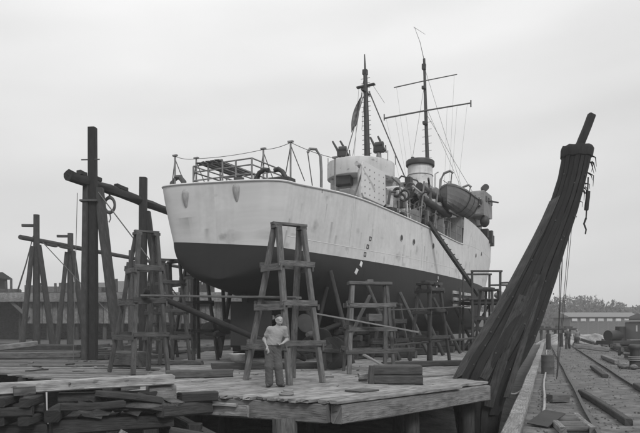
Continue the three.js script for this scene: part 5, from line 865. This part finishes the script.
function person(label, J, { res = 150, tone = 0.4, legs = 0.05, full = true, hat = false, sleeve = 0.6 } = {}) {
  const g = thing('person', label, 'person'), v = (a) => V3(...a), b = (p, r, q, t) => [...p, r, ...q, t], mixp = (p, q, t) => p.map((x, i) => x + (q[i] - x) * t);
  const { pelvis, waist, chest, neck, head, shL, shR, elL, elR, wrL, wrR, hipL, hipR, knL, knR, anL, anR } = J;
  const lo = [-0.95, -0.04, -0.95], size = 1.9;
  const hx = head[0], hy = head[1], hz = head[2], tn = J.turn ?? 0, cs = Math.cos(tn), sn = Math.sin(tn), hp = (x, y, z) => [hx + x * cs + z * sn, hy + y, hz - x * sn + z * cs];
  // body (skin) continuous: trunk, limbs, neck; head and hands on finer grids, merged in
  const bodyB = [b(pelvis, 0.12, waist, 0.11), b(waist, 0.11, chest, 0.12), b(shL, 0.055, shR, 0.055), b(chest, 0.1, neck, 0.055), b(neck, 0.056, hp(0, -0.08, -0.015), 0.054),
    b(shL, 0.056, elL, 0.043), b(elL, 0.041, wrL, 0.028), b(shR, 0.056, elR, 0.043), b(elR, 0.041, wrR, 0.028), b(hipL, 0.085, knL, 0.055), b(knL, 0.055, anL, 0.038), b(hipR, 0.085, knR, 0.055), b(knR, 0.055, anR, 0.038)];
  const parts = [flesh(bodyB, lo, size, res, 0.018)];
  const headB = [b(hp(0, 0.03, -0.018), 0.088, hp(0, 0.035, 0.012), 0.08), b(hp(0, -0.03, 0.028), 0.062, hp(0, -0.075, 0.042), 0.042), b(hp(-0.035, -0.05, 0.02), 0.04, hp(0.035, -0.05, 0.02), 0.04), b(hp(0, 0.014, 0.09), 0.008, hp(0, -0.02, 0.103), 0.0095), b(hp(-0.01, -0.022, 0.092), 0.007, hp(0.01, -0.022, 0.092), 0.007), b(hp(-0.036, 0.03, 0.078), 0.012, hp(0.036, 0.03, 0.078), 0.012), b(hp(-0.02, -0.054, 0.086), 0.008, hp(0.02, -0.054, 0.086), 0.008), b(hp(-0.018, -0.068, 0.083), 0.008, hp(0.018, -0.068, 0.083), 0.008), b(hp(-0.083, 0.012, -0.005), 0.014, hp(-0.082, -0.024, 0.0), 0.01), b(hp(0.083, 0.012, -0.005), 0.014, hp(0.082, -0.024, 0.0), 0.01), b(hp(-0.031, 0.01, 0.075), 0.011, hp(-0.03, 0.01, 0.075), 0.011), b(hp(0.031, 0.01, 0.075), 0.011, hp(0.03, 0.01, 0.075), 0.011), b(hp(0, -0.07, -0.01), 0.056, hp(0, -0.13, -0.02), 0.057)];
  parts.push(flesh(headB, [hx - 0.17, hy - 0.17, hz - 0.17], 0.34, full ? 100 : 44, 0.008));
  for (const [w, e, dir, side, c] of [[wrL, elL, J.haL, V3(0.6, 0, 0.8), J.cuL ?? 0.5], [wrR, elR, J.haR, V3(-0.6, 0, 0.8), J.cuR ?? 0.5]]) parts.push(flesh([...handBones(v(w), v(dir), side, c), b(w, 0.029, mixp(w, e, 0.2), 0.029)], [w[0] - 0.18, w[1] - 0.18, w[2] - 0.18], 0.36, full ? 110 : 44, 0.004));
  mesh('body', mergeGeometries(parts), skinMat, g);
  const sh = mixp(shL, elL, sleeve), sr = mixp(shR, elR, sleeve);
  mesh('shirt', flesh([b(mixp(waist, pelvis, 0.45), 0.15, waist, 0.15), b(waist, 0.15, chest, 0.155), b(mixp(waist, pelvis, 0.3).map((x, i) => x + (i ? 0 : 0.06)), 0.11, mixp(chest, shR, 0.3), 0.11), b(mixp(waist, pelvis, 0.3).map((x, i) => x - (i ? 0 : 0.06)), 0.11, mixp(chest, shL, 0.3), 0.11), b(shL, 0.066, sh, 0.07), b(shR, 0.066, sr, 0.07), b(shL, 0.064, shR, 0.064), b(mixp(waist, pelvis, 0.6).map((x, i) => x + (i ? 0 : 0.055)), 0.105, mixp(waist, pelvis, 0.6).map((x, i) => x - (i ? 0 : 0.055)), 0.105), b(neck, 0.068, neck, 0.068)], lo, size, res, 0.024, [[pelvis[0], pelvis[1] + 0.075 - 6, pelvis[2], 6]], full ? 0.005 : 0), mat(tone, { bumpMap: clothBump, bumpScale: 0.012 }), g);
  mesh('trousers', flesh([b([pelvis[0] - 0.05, pelvis[1] + 0.02, pelvis[2]], 0.13, [pelvis[0] - 0.03, pelvis[1] + 0.14, pelvis[2]], 0.128), b([pelvis[0] + 0.05, pelvis[1] + 0.02, pelvis[2]], 0.13, [pelvis[0] + 0.06, pelvis[1] + 0.14, pelvis[2]], 0.128), b(hipL, 0.12, knL, 0.1), b(knL, 0.1, anL, 0.1), b(hipR, 0.12, knR, 0.1), b(knR, 0.1, anR, 0.1), b(hipL, 0.115, hipR, 0.115)], lo, size, res, 0.018, [[pelvis[0], pelvis[1] + 0.1 + 6, pelvis[2], 6]], full ? 0.006 : 0), mat(legs, { bumpMap: clothBump, bumpScale: 0.012 }), g);
  for (const [an, toe] of [[anL, J.toeL], [anR, J.toeR]]) mesh('shoe', flesh([b([an[0] - toe[0] * 0.06, 0.052, an[2] - toe[2] * 0.06], 0.047, [an[0] + toe[0] * 0.05, 0.058, an[2] + toe[2] * 0.05], 0.048), b([an[0] + toe[0] * 0.05, 0.05, an[2] + toe[2] * 0.05], 0.046, [an[0] + toe[0] * 0.16, 0.043, an[2] + toe[2] * 0.16], 0.04), b(an, 0.05, [an[0], 0.06, an[2]], 0.05)], [an[0] - 0.3, -0.02, an[2] - 0.3], 0.6, full ? 70 : 36, 0.01), mat(0.04, { roughness: 0.6 }), g);
  if (full) {
    mesh('belt', flesh([b([pelvis[0] - 0.04, pelvis[1] + 0.02, pelvis[2]], 0.142, [pelvis[0] - 0.03, pelvis[1] + 0.14, pelvis[2]], 0.14), b([pelvis[0] + 0.05, pelvis[1] + 0.02, pelvis[2]], 0.142, [pelvis[0] + 0.06, pelvis[1] + 0.14, pelvis[2]], 0.14)], [pelvis[0] - 0.3, pelvis[1] - 0.25, pelvis[2] - 0.3], 0.6, 90, 0.02, [[pelvis[0], pelvis[1] + 0.105 + 6, pelvis[2], 6], [pelvis[0], pelvis[1] + 0.066 - 6, pelvis[2], 6]]), mat(0.02, { roughness: 0.5 }), g);
    mesh('collar', pole([[-0.072, -0.01, -0.02], [-0.06, -0.03, 0.05], [-0.02, -0.065, 0.085], [-0.045, -0.085, 0.09], [-0.085, -0.03, 0.05]].map(([x, y, z]) => V3(neck[0] + x, neck[1] + y + 0.01, neck[2] + z)), 0.014, 0.012, { sides: 6 }), mat(tone), g);
    mesh('collar', pole([[0.072, -0.01, -0.02], [0.06, -0.03, 0.05], [0.02, -0.065, 0.085], [0.045, -0.085, 0.09], [0.085, -0.03, 0.05]].map(([x, y, z]) => V3(neck[0] + x, neck[1] + y + 0.01, neck[2] + z)), 0.014, 0.012, { sides: 6 }), mat(tone), g);
  }
  mesh(hat ? 'cap' : 'hair', flesh([b(hp(0, 0.052, -0.034), 0.088, hp(0, 0.06, -0.012), 0.082), b(hp(0, 0.0, -0.05), 0.07, hp(0, -0.03, -0.055), 0.05), ...(hat ? [b(hp(-0.03, 0.065, 0.075), 0.014, hp(0.03, 0.065, 0.085), 0.014)] : [b(hp(-0.03, 0.11, 0.03), 0.026, hp(0.03, 0.112, 0.03), 0.026)])], [hx - 0.2, hy - 0.2, hz - 0.2], 0.4, full ? 80 : 40, 0.01, hat ? [] : [[...hp(0, -0.01, 0.135), 0.118]]), hairMat, g);
  if (full) for (const x of [-0.031, 0.031]) { const e = mesh('eye', new THREE.SphereGeometry(0.0095, 10, 8), mat(0.06, { roughness: 0.3 }), g); e.position.set(...hp(x, 0.009, 0.0815)); }
  return g;
}
{
  const m = person('man in a pale short sleeved shirt and dark trousers leaning beside the tall trestle', {
    pelvis: [0.0, 0.93, 0], waist: [0.02, 1.06, 0], chest: [0.09, 1.27, -0.01], neck: [0.125, 1.45, -0.01], head: [0.15, 1.605, 0.03], turn: 0.35,
    shR: [-0.075, 1.385, 0], shL: [0.275, 1.395, -0.02], elR: [-0.205, 1.14, -0.06], wrR: [-0.13, 0.965, 0.1], elL: [0.335, 1.13, -0.08], wrL: [0.24, 1.06, 0.15],
    haR: [0.25, -0.75, 0.35], haL: [-0.75, -0.35, 0.3], cuR: 0.45, cuL: 0.75,
    hipR: [-0.085, 0.9, 0], hipL: [0.085, 0.9, 0], knR: [-0.095, 0.5, 0.05], knL: [0.13, 0.5, 0.05], anR: [-0.085, 0.1, 0.0], anL: [0.17, 0.1, 0.0], toeR: [-0.25, 0, 0.97], toeL: [0.55, 0, 0.83] }, { tone: 0.24, legs: 0.075, res: 150 });
  m.position.set(-1.14, 0.012, -15.5); m.rotation.y = 0.08;
}
const stride = (f) => ({ pelvis: [0, 0.92, 0], waist: [0, 1.05, 0], chest: [0, 1.27, 0.02], neck: [0, 1.45, 0.02], head: [0, 1.6, 0.05], shR: [-0.18, 1.39, 0], shL: [0.18, 1.39, 0], elR: [-0.25, 1.12, -0.1 * f], wrR: [-0.25, 0.9, 0.05], elL: [0.25, 1.12, 0.1 * f], wrL: [0.25, 0.92, 0.2], haR: [0, -1, 0.2], haL: [0, -1, 0.3], hipR: [-0.09, 0.89, 0], hipL: [0.09, 0.89, 0], knR: [-0.09, 0.5, 0.18 * f], knL: [0.09, 0.48, -0.02 * f], anR: [-0.09, 0.1, 0.24 * f], anL: [0.09, 0.12, -0.3 * f], toeR: [0, 0, 1], toeL: [0, 0, 1] });
{
  const a = person('man in dark work clothes walking along the quay between the rails', stride(1), { res: 84, tone: 0.05, legs: 0.04, full: false, hat: true, sleeve: 1 }); a.position.set(20.75, QY - 0.01, -53.6); a.rotation.y = -0.5;
  const c = person('man in a grey jacket walking beside the dark clothed man on the quay', stride(-1), { res: 84, tone: 0.16, legs: 0.05, full: false, hat: true, sleeve: 1 }); c.position.set(21.9, QY - 0.01, -54.6); c.rotation.y = -0.2;
}
renderer.render(scene, camera);
